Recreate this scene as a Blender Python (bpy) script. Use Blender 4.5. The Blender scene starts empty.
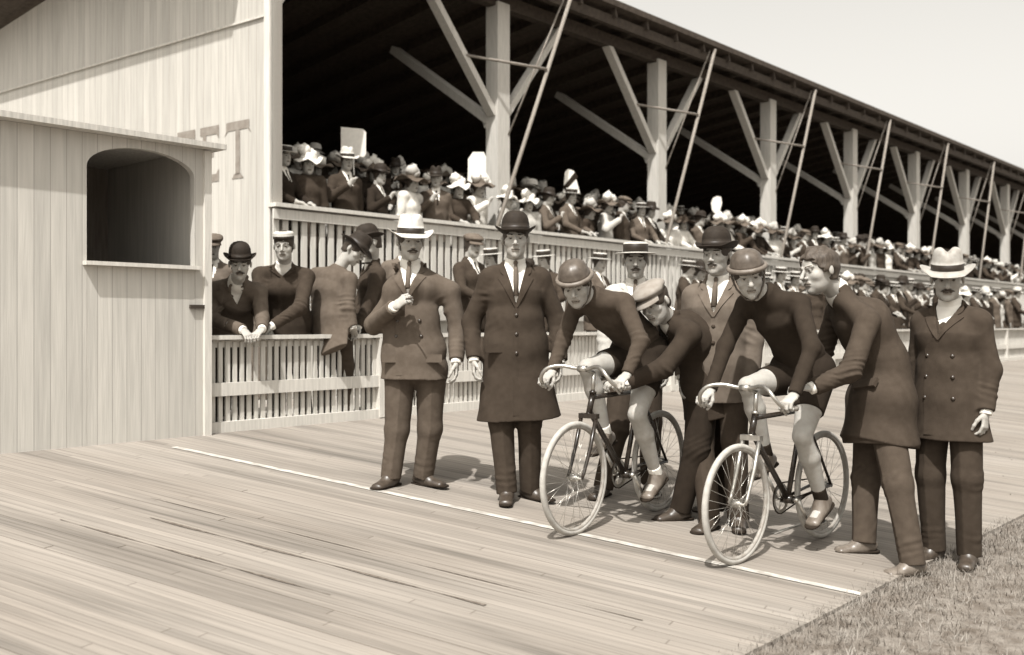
import bpy, math, random
import numpy as np
random.seed(7)
rng = np.random.RandomState(5)
SC = bpy.context.scene
COL = SC.collection
V3 = lambda *a: np.array(a, dtype=float)
UP = V3(0, 0, 1)
CAMZ = 1.38
# the ground plan: U runs along the fences and the grandstand, W runs across the track towards them
U = V3(.664, .748, 0); W = V3(-.748, .664, 0)
def uw(u, w, z=0.): return U*u + W*w + V3(0, 0, z)
def unit(v):
    v = np.array(v, dtype=float); return v/np.linalg.norm(v)
def gz(p):                                    # height of the ground under a point
    w = float(np.dot(p[:2], W[:2]))
    if w < 2.03: return 0.0
    if w < 7.05: return -.20 + .106*w
    return .547
def P(px, py, Y): return V3((px-512)/1000*Y, Y, CAMZ + (325-py)/1000*Y)
# ------------------------------------------------------------------ materials
def tone(v, warm=0.0):
    t = min(1, max(0, v/.32))**.55
    dk = (1.32, .91, .60); lt = (1.0, .952, .866)
    return tuple(v*(dk[i]*(1-t)+lt[i]*t) for i in range(3)) + (1,)
MATS = {}
def mat(name, v, rough=.8, var=.15, scale=30., bump=.25, bscale=400., stretch=(1,1,1), spec=.3, dist=.002, sheen=0., metal=0., sss=0.):
    if name in MATS: return MATS[name]
    m = bpy.data.materials.new(name); m.use_nodes = True
    nt = m.node_tree; N = nt.nodes; L = nt.links
    b = N['Principled BSDF']
    b.inputs['Roughness'].default_value = rough
    b.inputs['Specular IOR Level'].default_value = spec
    b.inputs['Metallic'].default_value = metal
    if sheen: b.inputs['Sheen Weight'].default_value = sheen
    if sss:
        b.inputs['Subsurface Weight'].default_value = sss
        b.inputs['Subsurface Radius'].default_value = (.01, .006, .004)
        b.inputs['Subsurface Scale'].default_value = .5
    tc = N.new('ShaderNodeTexCoord'); mp = N.new('ShaderNodeMapping'); mp.inputs['Scale'].default_value = stretch
    L.new(tc.outputs['Object'], mp.inputs['Vector'])
    nz = N.new('ShaderNodeTexNoise'); nz.inputs['Scale'].default_value = scale; nz.inputs['Detail'].default_value = 5
    L.new(mp.outputs['Vector'], nz.inputs['Vector'])
    rp = N.new('ShaderNodeValToRGB')
    rp.color_ramp.elements[0].position = .3; rp.color_ramp.elements[1].position = .7
    rp.color_ramp.elements[0].color = tone(v*(1-var)); rp.color_ramp.elements[1].color = tone(v*(1+var))
    L.new(nz.outputs['Fac'], rp.inputs['Fac']); L.new(rp.outputs['Color'], b.inputs['Base Color'])
    if bump:
        n2 = N.new('ShaderNodeTexNoise'); n2.inputs['Scale'].default_value = bscale; n2.inputs['Detail'].default_value = 3
        L.new(mp.outputs['Vector'], n2.inputs['Vector'])
        bp = N.new('ShaderNodeBump'); bp.inputs['Strength'].default_value = bump; bp.inputs['Distance'].default_value = dist
        L.new(n2.outputs['Fac'], bp.inputs['Height']); L.new(bp.outputs['Normal'], b.inputs['Normal'])
    MATS[name] = m
    return m
def cloth(name, v, var=.14): return mat('cloth '+name, v, .92, var, 22, .35, 260, sheen=.0, dist=.003, spec=.12)
M_skin = mat('skin', .33, .6, .10, 25, .3, 260, spec=.22, sss=.08)
M_lip = mat('lip', .20, .5, .05, 20, 0)
M_eye = mat('eye', .03, .25, .05, 20, 0, spec=.6)
M_white_eye = mat('eye white', .27, .4, .05, 20, 0)
M_hair = mat('hair', .035, .6, .4, 120, .6, 500, (1,1,.25), dist=.003)
M_hair2 = mat('hair light brown', .055, .55, .45, 120, .6, 500, (1,1,.25), dist=.003)
M_white = mat('white linen', .68, .85, .06, 20, .25, 200, dist=.003)
M_leather = mat('shoe leather', .04, .38, .35, 25, .3, 90, spec=.5)
M_tan = mat('tan shoe leather', .12, .35, .3, 25, .3, 90, spec=.45)
M_dk = cloth('black', .018); M_dark = cloth('dark', .036); M_mid = cloth('charcoal', .05); M_brown = cloth('brown', .078)
M_grey = cloth('grey', .10); M_lt = cloth('light', .40); M_pale = cloth('pale', .62)
M_felt = mat('dark felt', .018, .75, .2, 40, .2, 300, spec=.2)
M_feltg = mat('pale felt', .48, .8, .1, 30, .2, 300)
M_straw = mat('straw', .46, .7, .15, 60, .6, 160, (1,1,6), dist=.003)
M_band = mat('hat band', .02, .5, .2, 30, .1)
M_helm = mat('helmet leather', .065, .42, .3, 30, .35, 60, spec=.5)
M_helm2 = mat('helmet padding', .12, .5, .25, 30, .35, 60, spec=.5)
M_nickel = mat('nickel plate', .45, .3, .2, 30, 0, metal=.85)
M_enamel = mat('black enamel', .016, .25, .3, 30, 0, spec=.5)
M_tyre = mat('pale rubber tyre', .35, .75, .14, 25, .3, 120)
M_rim = mat('wooden rim', .26, .5, .2, 25, .1)
M_grip = mat('grip tape', .25, .8, .2, 40, .5, 150)
def wood(name, v, var=.18, stretch=(3, 3, .25), rough=.8, boards=0., gap=.3, scale=14, axis='X'):
    """painted or bare boards; boards = board width in metres, seams run along z of the object"""
    m = mat(name, v, rough, var, scale, .35, 40, stretch, dist=.004)
    if boards:
        nt = m.node_tree; N = nt.nodes; L = nt.links; b = N['Principled BSDF']
        tc = N.new('ShaderNodeTexCoord'); sp = N.new('ShaderNodeSeparateXYZ'); L.new(tc.outputs['Object'], sp.inputs[0])
        dv = N.new('ShaderNodeMath'); dv.operation = 'DIVIDE'; dv.inputs[1].default_value = boards; L.new(sp.outputs[axis], dv.inputs[0])
        fr = N.new('ShaderNodeMath'); fr.operation = 'FRACT'; L.new(dv.outputs[0], fr.inputs[0])
        fl = N.new('ShaderNodeMath'); fl.operation = 'FLOOR'; L.new(dv.outputs[0], fl.inputs[0])
        wn = N.new('ShaderNodeTexWhiteNoise'); wn.noise_dimensions = '1D'; L.new(fl.outputs[0], wn.inputs['W'])
        ln = N.new('ShaderNodeMath'); ln.operation = 'LESS_THAN'; ln.inputs[1].default_value = .006/boards; L.new(fr.outputs[0], ln.inputs[0])
        old = b.inputs['Base Color'].links[0].from_socket
        h1 = N.new('ShaderNodeHueSaturation'); L.new(old, h1.inputs['Color'])
        ma = N.new('ShaderNodeMath'); ma.operation = 'MULTIPLY_ADD'; ma.inputs[1].default_value = .16; ma.inputs[2].default_value = .92
        L.new(wn.outputs['Value'], ma.inputs[0]); L.new(ma.outputs[0], h1.inputs['Value'])
        mx = N.new('ShaderNodeMixRGB'); mx.inputs[2].default_value = tone(v*gap); L.new(ln.outputs[0], mx.inputs[0]); L.new(h1.outputs[0], mx.inputs[1])
        L.new(mx.outputs[0], b.inputs['Base Color'])
    return m
M_paint = wood('white painted wood', .52, .12)
M_paint2 = wood('weathered white paint', .46, .2)
M_wall = wood('pale board wall', .41, .10, (2.2, 2.2, .12), boards=.14, gap=.62)
M_booth = wood('booth boards', .45, .10, (2.2, 2.2, .12), boards=.11, gap=.7)
M_letter = mat('faded letter paint', .20, .85, .2, 10, .2, 60)
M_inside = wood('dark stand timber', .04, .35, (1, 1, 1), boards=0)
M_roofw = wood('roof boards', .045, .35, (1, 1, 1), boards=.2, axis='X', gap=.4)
M_step = wood('stand floor', .09, .3, (.3, 3, 3))
# ------------------------------------------------------------------ mesh tools
def mesh_from(verts, faces, mats, fm=None, smooth=True, name='m'):
    me = bpy.data.meshes.new(name)
    verts = np.asarray(verts, dtype=np.float32)
    if isinstance(faces, np.ndarray):
        n, k = faces.shape
        me.vertices.add(len(verts)); me.vertices.foreach_set('co', verts.ravel())
        me.loops.add(n*k); me.loops.foreach_set('vertex_index', faces.astype(np.int32).ravel())
        me.polygons.add(n); me.polygons.foreach_set('loop_start', np.arange(0, n*k, k, dtype=np.int32))
        me.polygons.foreach_set('loop_total', np.full(n, k, dtype=np.int32))
    else:
        me.from_pydata([tuple(map(float, v)) for v in verts], [], faces)
    for m in mats: me.materials.append(m)
    if fm is not None: me.polygons.foreach_set('material_index', np.asarray(fm, dtype=np.int32))
    if smooth: me.polygons.foreach_set('use_smooth', np.ones(len(me.polygons), dtype=bool))
    me.update(calc_edges=True); me.validate()
    return me
def link(name, me, parent=None, loc=None):
    o = bpy.data.objects.new(name, me); COL.objects.link(o)
    if parent is not None: o.parent = parent
    if loc is not None: o.location = [float(c) for c in loc]
    return o
def tag(o, label=None, cat=None, group=None, kind=None):
    if label: o['label'] = label
    if cat: o['category'] = cat
    if group: o['group'] = group
    if kind: o['kind'] = kind
    return o
class MB:
    def __init__(s): s.v = []; s.f = []; s.m = []; s.sm = []
    def add(s, vs, fs, mi=0, smooth=False):
        o = len(s.v); s.v += [tuple(map(float, v)) for v in vs]
        for f in fs: s.f.append(tuple(o+i for i in f)); s.m.append(mi); s.sm.append(smooth)
    def box(s, c, ax, ay, az, hx, hy, hz, mi=0):
        c = np.array(c, float); ax, ay, az = map(lambda q: np.array(q, float), (ax, ay, az))
        vs = [c+ax*hx*i+ay*hy*j+az*hz*k for i in (-1, 1) for j in (-1, 1) for k in (-1, 1)]
        s.add(vs, [(0,1,3,2), (4,6,7,5), (0,4,5,1), (2,3,7,6), (0,2,6,4), (1,5,7,3)], mi)
    def beam(s, a, b, side, hw, hd, mi=0):
        a = np.array(a, float); b = np.array(b, float); n = unit(b-a); sd = unit(side-np.dot(side, n)*n); d = np.cross(n, sd)
        s.box((a+b)/2, sd, d, n, hw, hd, np.linalg.norm(b-a)/2, mi)
    def tube(s, pts, r, n=10, mi=0, closed=False, cap=True):
        pts = [np.array(p, float) for p in pts]; K = len(pts)
        rs = r if hasattr(r, '__len__') else [r]*K
        rings = []; ref = None
        for i, p in enumerate(pts):
            a = pts[(i-1) % K] if (closed or i > 0) else p; b = pts[(i+1) % K] if (closed or i < K-1) else p
            t = unit(b-a)
            if ref is None: ref = np.cross(t, UP) if abs(t[2]) < .9 else np.cross(t, V3(1, 0, 0))
            ref = unit(ref-np.dot(ref, t)*t); bn = np.cross(t, ref)
            rings.append([p+rs[i]*(math.cos(q)*ref+math.sin(q)*bn) for q in [2*math.pi*j/n for j in range(n)]])
        vs = [v for rg in rings for v in rg]; fs = []
        for i in range(K if closed else K-1):
            i2 = (i+1) % K
            for j in range(n): fs.append((i*n+j, i*n+(j+1) % n, i2*n+(j+1) % n, i2*n+j))
        s.add(vs, fs, mi, True)
        if cap and not closed:
            o = len(s.v)-K*n
            s.f.append(tuple(o+j for j in range(n))[::-1]); s.m.append(mi); s.sm.append(False)
            s.f.append(tuple(o+(K-1)*n+j for j in range(n))); s.m.append(mi); s.sm.append(False)
    def lathe(s, prof, c, ex, ey, ez, n=40, mi=0, warp=None, mis=None):
        """prof: list of (r, z); ex, ey, ez the frame with the ovalness in the lengths of ex, ey"""
        rings = []
        for (r, z) in prof:
            rg = []
            for j in range(n):
                q = 2*math.pi*j/n; a, b, h = r*math.cos(q), r*math.sin(q), z
                if warp: a, b, h = warp(a, b, h, r)
                rg.append(np.array(c)+a*ex+b*ey+h*ez)
            rings.append(rg)
        o = len(s.v); s.v += [tuple(map(float, v)) for rg in rings for v in rg]
        for i in range(len(prof)-1):
            for j in range(n):
                s.f.append((o+i*n+j, o+i*n+(j+1) % n, o+(i+1)*n+(j+1) % n, o+(i+1)*n+j))
                s.m.append(mis[i] if mis else mi); s.sm.append(True)
    def blob(s, c, r, mi=0, n=10, rough=.15, ax=None):
        ax = ax or (V3(1,0,0), V3(0,1,0), UP); r = r if hasattr(r, '__len__') else (r,)*3
        vs = []; fs = []
        for i in range(n//2+1):
            th = math.pi*i/(n//2)
            for j in range(n):
                ph = 2*math.pi*j/n; k = 1+random.uniform(-rough, rough)
                vs.append(np.array(c)+k*(ax[0]*r[0]*math.sin(th)*math.cos(ph)+ax[1]*r[1]*math.sin(th)*math.sin(ph)+ax[2]*r[2]*math.cos(th)))
        for i in range(n//2):
            for j in range(n): fs.append((i*n+j, i*n+(j+1) % n, (i+1)*n+(j+1) % n, (i+1)*n+j))
        s.add(vs, fs, mi, True)
    def build(s, name, mats, parent=None, loc=None):
        me = mesh_from(s.v, s.f, mats if isinstance(mats, (list, tuple)) else [mats], s.m, False, name)
        me.polygons.foreach_set('use_smooth', np.array(s.sm[:len(me.polygons)], dtype=bool)) if len(me.polygons) == len(s.sm) else None
        return link(name, me, parent, loc)
# ------------------------------------------------------------------ solid modelling on a grid (smooth unions, cut planes), meshed by surface nets
class Vox:
    def __init__(s, lo, hi, h):
        s.lo = np.array(lo, float); s.h = h
        n = np.ceil((np.array(hi)-s.lo)/h).astype(int)+1
        s.ax = [s.lo[i]+h*np.arange(n[i]) for i in range(3)]
        s.F = np.full(n, .05, dtype=np.float32)
    def sub(s, lo, hi):
        sl = []
        for i in range(3):
            a = max(0, int((lo[i]-s.lo[i])/s.h)-1); b = min(len(s.ax[i]), int((hi[i]-s.lo[i])/s.h)+3)
            if b <= a: return None
            sl.append(slice(a, b))
        x = s.ax[0][sl[0]][:, None, None].astype(np.float32); y = s.ax[1][sl[1]][None, :, None].astype(np.float32); z = s.ax[2][sl[2]][None, None, :].astype(np.float32)
        return tuple(sl), x, y, z
    def put(s, sl, d, k, mode):
        F = s.F[sl]
        if mode == 'cut':
            d = -d; hh = np.maximum(k-np.abs(F-d), 0)/k if k else 0
            s.F[sl] = np.maximum(F, d)+(hh*hh*k/4 if k else 0)
        else:
            hh = np.maximum(k-np.abs(F-d), 0)/k if k else 0
            s.F[sl] = np.minimum(F, d)-(hh*hh*k/4 if k else 0)
    def seg(s, p0, p1, a0, b0=None, a1=None, b1=None, side=None, k=.012, flat0=False, flat1=False, mode='add', grow=0.):
        p0 = np.array(p0, float); p1 = np.array(p1, float)
        b0 = a0 if b0 is None else b0; a1 = a0 if a1 is None else a1; b1 = (b0 if a1 == a0 else a1) if b1 is None else b1
        a0, b0, a1, b1 = a0+grow, b0+grow, a1+grow, b1+grow
        L = np.linalg.norm(p1-p0)
        if L < 1e-5: p1 = p0+V3(0, 0, 1e-4); L = 1e-4
        n = (p1-p0)/L
        sd = np.array(side if side is not None else (V3(1, 0, 0) if abs(n[0]) < .8 else V3(0, 1, 0)), float)
        sd = unit(sd-np.dot(sd, n)*n); f = np.cross(n, sd)
        R = max(a0, b0, a1, b1)+k+2*s.h+.004
        g = s.sub(np.minimum(p0, p1)-R, np.maximum(p0, p1)+R)
        if g is None: return
        sl, x, y, z = g
        x = x-p0[0]; y = y-p0[1]; z = z-p0[2]
        w = x*n[0]+y*n[1]+z*n[2]; sv = x*sd[0]+y*sd[1]+z*sd[2]; fv = x*f[0]+y*f[1]+z*f[2]
        t = np.clip(w/L, 0, 1); ov = w-t*L
        a = a0+(a1-a0)*t; b = b0+(b1-b0)*t; m = np.minimum(a, b)
        q2 = (sv/a)**2+(fv/b)**2
        keep = np.ones_like(ov)
        if flat0: keep = np.where(ov < 0, 0, keep)
        if flat1: keep = np.where(ov > 0, 0, keep)
        d = (np.sqrt(q2+(ov*keep/m)**2)-1)*m
        if flat0: d = np.maximum(d, -w)
        if flat1: d = np.maximum(d, w-L)
        s.put(sl, d.astype(np.float32), k, mode)
    def ell(s, c, r, ax, k=.01, mode='add'):
        c = np.array(c, float); R = max(r)+k+2*s.h
        g = s.sub(c-R, c+R)
        if g is None: return
        sl, x, y, z = g; x = x-c[0]; y = y-c[1]; z = z-c[2]
        q = 0
        for i in range(3): q = q+((x*ax[i][0]+y*ax[i][1]+z*ax[i][2])/r[i])**2
        d = (np.sqrt(q)-1)*min(r)
        s.put(sl, d.astype(np.float32), k, mode)
    def plane(s, p, n, within=None, k=.004):
        """keep only what lies on the side n points away from"""
        n = unit(n); c, R = within if within else (None, None)
        g = s.sub(c-R, c+R) if within else s.sub(s.lo, s.lo+1e3)
        if g is None: return
        sl, x, y, z = g
        d = (x-p[0])*n[0]+(y-p[1])*n[1]+(z-p[2])*n[2]
        s.F[sl] = np.maximum(s.F[sl], d.astype(np.float32))
    def apply(s, fn):
        idx = np.nonzero(np.abs(s.F) < .03)
        x, y, z = s.ax[0][idx[0]], s.ax[1][idx[1]], s.ax[2][idx[2]]
        s.F[idx] = fn(s.F[idx], x, y, z).astype(np.float32)
    def val(s, p):
        q = (np.array(p)-s.lo)/s.h; i = np.clip(q.astype(int), 0, np.array(s.F.shape)-2); t = q-i; r = 0
        for a in (0, 1):
            for b in (0, 1):
                for c in (0, 1):
                    r += s.F[i[0]+a, i[1]+b, i[2]+c]*(t[0] if a else 1-t[0])*(t[1] if b else 1-t[1])*(t[2] if c else 1-t[2])
        return r
    def hit(s, p, d, mx=.5):
        d = unit(d); p = np.array(p, float)
        for i in range(int(mx/.003)):
            q = p+d*.003*i
            if s.val(q) < 0: return q
        return p+d*mx*.5
    def mesh(s):
        F = s.F; I = F < 0
        cells = []; pos = []; quads = []
        nx, ny, nz = F.shape
        cid = lambda i, j, k: (i.astype(np.int64)*ny+j)*nz+k
        edges = []
        for a in range(3):
            s0 = [slice(None)]*3; s1 = [slice(None)]*3; s0[a] = slice(0, -1); s1[a] = slice(1, None)
            e = np.nonzero(I[tuple(s0)] != I[tuple(s1)])
            e = np.stack(e, 1)
            ok = np.ones(len(e), bool)
            for b in range(3):
                if b != a: ok &= (e[:, b] > 0) & (e[:, b] < F.shape[b]-1)
            e = e[ok]
            e1 = e.copy(); e1[:, a] += 1
            f0 = F[e[:, 0], e[:, 1], e[:, 2]]; f1 = F[e1[:, 0], e1[:, 1], e1[:, 2]]
            t = f0/(f0-f1); p = e.astype(np.float64); p[:, a] += t
            b, c = (a+1) % 3, (a+2) % 3
            four = []
            for (db, dc) in ((0, 0), (-1, 0), (-1, -1), (0, -1)):
                q = e.copy(); q[:, b] += db; q[:, c] += dc
                four.append(cid(q[:, 0], q[:, 1], q[:, 2])); cells.append(four[-1]); pos.append(p)
            four = np.stack(four, 1)
            fl = f0 > 0
            four[fl] = four[fl][:, ::-1]
            quads.append(four)
        cells = np.concatenate(cells); pos = np.concatenate(pos); quads = np.concatenate(quads)
        uq, inv = np.unique(cells, return_inverse=True)
        cnt = np.bincount(inv).astype(float)
        vs = np.stack([np.bincount(inv, pos[:, i])/cnt for i in range(3)], 1)*s.h+s.lo
        return vs, np.searchsorted(uq, quads)
    def build(s, name, mats, parent=None, loc=None, classify=None):
        vs, q = s.mesh()
        if len(q) == 0: return None
        fm = classify(vs[q].mean(1)) if classify else None
        return link(name, mesh_from(vs, q, mats, fm, True, name), parent, loc)
def folds(seed, amp, fz=1.0):
    def fn(F, x, y, z):
        n = .55*np.sin(13*x+11*y+3.5*z+1.5*np.sin(6*z+seed))+.45*np.sin(27*fz*z+9*x+2.2*np.sin(12*x+seed)+1.7*np.sin(10*y+2*seed))
        return F-amp*n
    return fn
def creases(v, p, axis, amp=.006, R=.11, pitch=.045, seed=0., skew=.6):
    """folds of cloth gathered round a bent joint"""
    g = v.sub(p-R*1.6, p+R*1.6)
    if g is None: return
    sl, x, y, z = g; axis = unit(axis); sd = unit(np.cross(axis, V3(.3, .9, .2)))
    x = x-p[0]; y = y-p[1]; z = z-p[2]
    a = x*axis[0]+y*axis[1]+z*axis[2]; b = x*sd[0]+y*sd[1]+z*sd[2]; d2 = x*x+y*y+z*z
    ph = 2*math.pi*(a+skew*b*math.sin(seed)+.55*b*np.sin(seed*2+7*b))/pitch+1.5*np.sin(17*b+seed)+1.1*np.sin(31*a+seed*2)
    w_ = .7*np.sin(ph)+.5*np.sin(ph*.57+23*b+seed*3); w_ = np.where(w_ > 0, w_, w_*.6)
    s_amp = amp*1.35*np.exp(-d2/(R*R*.5))*np.clip(.5+.8*np.sin(11*b+7*a+2*seed), .05, 1.2)
    v.F[sl] = v.F[sl]-(s_amp*w_).astype(np.float32)
# ------------------------------------------------------------------ people
def frame(f, u=UP):
    f = unit(f); u = np.array(u, float); u = unit(u-np.dot(u, f)*f); return np.cross(f, u), f, u     # right, forward, up
def stand(x, y, H, face, hface=None, zg=None, stance=.1, hu=UP):
    """joints of a standing figure at (x, y); every joint can be moved afterwards"""
    k = H/1.75; f = unit([face[0], face[1], 0]); s = np.cross(f, UP); z = gz((x, y)) if zg is None else zg
    o = V3(x, y, z); J = dict(root=o, f=f, H=H)
    q = lambda a, b, c: o+s*a*k+f*b*k+UP*c*k
    J.update(pel=q(0, 0, .96), mid=q(0, .005, 1.12), chest=q(0, .0, 1.30), neck=q(0, -.015, 1.475), head=q(0, .035, 1.628))
    for n, g in (('R', 1), ('L', -1)):
        J['sh'+n] = q(g*.158, -.012, 1.385); J['el'+n] = q(g*.212, -.03, 1.11); J['wr'+n] = q(g*.215, .045, .88)
        J['hd'+n] = (unit(V3(0, 0, -1)+f*.15), -s*g, .62)        # hand direction, palm normal, curl
        J['hip'+n] = q(g*.085, 0, .93); J['kn'+n] = q(g*(stance+.005), .02, .50); J['an'+n] = q(g*stance, -.02, .09); J['to'+n] = unit(f+s*g*.25)
    J['hf'] = np.array(hface, float) if hface is not None else f+V3(0, 0, -.05); J['hu'] = hu
    return J
def head_prims(v, J, s=1.0, fine=True):
    S, Fw, Up = frame(J['hf'], J['hu']); c = J['head']; ax = (S, Fw, Up)
    q = lambda a, b, d: c+(S*a+Fw*b+Up*d)*s
    f1, f2, f3, f4 = [math.sin(J.get('fs', 0)*q_) for q_ in (12.9, 7.3, 4.1, 9.7)]
    E = lambda p, r, k=.012, m='add': v.ell(q(*p), [t*s for t in r], ax, k, m)
    E((0, -.008, .03), (.074, .096, .086)); E((0, .028, -.03), (.060, .064, .082), .02)
    E((0, .036, -.074), (.047+.006*f1, .048, .036), .02); E((0, .072+.004*f2, -.098), (.021+.004*f1, .019, .017), .018)
    v.seg(J['neck']-Up*.02, q(0, -.02, -.05), .058, .058, .054, .054, k=.02)
    if not fine:
        v.seg(q(0, .088, .012), q(0, .108, -.026), .010*s, k=.008); return
    for g in (-1, 1):
        E((g*.041, .057, -.024), (.022, .022+.004*f4, .020+.005*f3), .016)
        E((g*.080, -.010, -.004), (.009, .015, .028), .006)
        E((g*.031, .098, .004), (.018, .015, .012), .010, 'cut')
        E((g*.031, .0785, .004), (.0125, .0125, .0115), .002)
        v.seg(q(g*.014, .091, .022), q(g*.045, .077, .024), .008*s, k=.008)
        E((g*.0125, .099, -.031), (.0085, .010, .0075), .005)
    v.seg(q(0, .088, .018), q(0, .114+.005*f3, -.024-.004*f4), .0075*s, None, (.0115+.0015*f2)*s, k=.006)
    for g in (-1, 1): v.seg(q(g*.019, .098, -.030), q(g*.036, .083, -.060), .0035*s, k=.006, mode='cut')
    v.seg(q(-.017, .088, -.057), q(.017, .088, -.057), .0075*s, k=.006)
    v.seg(q(-.013, .087, -.068), q(.013, .087, -.068), .0078*s, k=.006)
    v.seg(q(-.024, .100, -.0625), q(.024, .100, -.0625), .0035*s, k=.003, mode='cut')
def face_class(J, loc, s=1.0, brow=True):
    S, Fw, Up = frame(J['hf'], J['hu']); c = J['head']-loc
    def fn(p):
        d = (p-c)/s; a, b, h = np.abs(d@S), d@Fw, d@Up
        m = np.zeros(len(p), int)
        e = ((a-.031)/.0135)**2+((h-.004)/.0058)**2 < 1
        m[(b > .07) & e] = 3
        m[(b > .07) & ((((a-.030)/.0065)**2+((h-.004)/.0055)**2 < 1) | (e & (h > .0055)))] = 2
        if brow: m[(b > .06) & (np.abs(h-.027-.08*(a-.03)) < .0034) & (a > .014) & (a < .048)] = 1
        m[(b > .075) & (a < .024-.35*np.abs(h+.0625)) & (np.abs(h+.0625) < .012)] = 4
        m[(b > .075) & (a < .024) & (np.abs(h+.0625) < .0024)] = 2
        return m
    return fn
def hand(v, w, spec, thumb, g=1.0):
    d, n, curl = spec[:3]; d = unit(d); n = unit(n-np.dot(n, d)*d); t = np.cross(d, n)*thumb
    tc = spec[3] if len(spec) > 3 else curl*.6
    v.seg(w-d*.02, w+d*.03, .027*g, .021*g, .033*g, .016*g, side=t, k=.008)
    v.seg(w+d*.025, w+d*.085, .034*g, .015*g, .039*g, .0135*g, side=t, k=.008)
    for off, L in ((-.031, .062), (-.0105, .075), (.0105, .082), (.0315, .074)):
        p = w+d*(.088-abs(off)*.15)+t*off*g; a = curl*.55+abs(off)*2
        for i, (fr, r) in enumerate(((.45, .0092), (.31, .0083), (.24, .0074))):
            dd = math.cos(a)*d+math.sin(a)*n
            p2 = p+dd*L*fr*g; v.seg(p, p2, r*g, None, (r-.0006)*g, k=.003); p = p2; a += curl*.95
    p = w+d*.022+t*.026*g+n*.006; a = .75-tc*.35
    for L, r in ((.042, .0125), (.032, .0105), (.026, .009)):
        dd = unit(math.cos(a)*d+math.sin(a)*t+n*(.25+.6*tc)); p2 = p+dd*L*g; v.seg(p, p2, r*g, None, (r-.001)*g, k=.005); p = p2; a -= .25+.45*tc
SPINE = lambda J: [J['pel'], J['mid'], J['chest']]
def sides(J):
    return unit(J['hipR']-J['hipL']), unit(J['shR']-J['shL'])
def torso(v, J, g=0., full=1.0, k=.03, wid=1.0):
    dp = J.get('dep', 1.0) if g > 0 else 1.0; hs, ss = sides(J); p, m, c = SPINE(J); top = (J['shR']+J['shL'])/2; ms = unit(hs+ss)
    v.seg(p, m, .165*wid*full, .115*full*dp, .150*wid*full, .108*full*dp, side=hs, k=k, grow=g)
    v.seg(m, c, .150*wid*full, .108*full*dp, .168*wid*full, .118*full*dp, side=ms, k=k, grow=g)
    v.seg(c, top*.8+c*.2, .168*wid*full, .118*full*dp, .120*wid*full, .085*full, side=ss, k=k, grow=g)
    v.seg(J['shR'], J['shL'], .052*full, k=.05, grow=g)
    for n_ in 'RL': v.seg(J['neck']-UP*.03, J['sh'+n_]*.8+J['neck']*.2, .050*full, None, .048*full, k=.04, grow=g*.7)
    v.seg(top, J['neck'], .085, .07, .062, .058, side=ss, k=.04, grow=g*.6)
def bounds(pts, m): 
    a = np.array(pts); return a.min(0)-m, a.max(0)+m
def local(J):
    """joints relative to the root"""
    o = J['root'].copy(); K = dict(J)
    for n, q in J.items():
        if isinstance(q, np.ndarray) and n in ('pel','mid','chest','neck','head','hem','bag') or n[:2] in ('sh','el','wr','hi','kn','an'): K[n] = q-o
    return K, o
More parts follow.
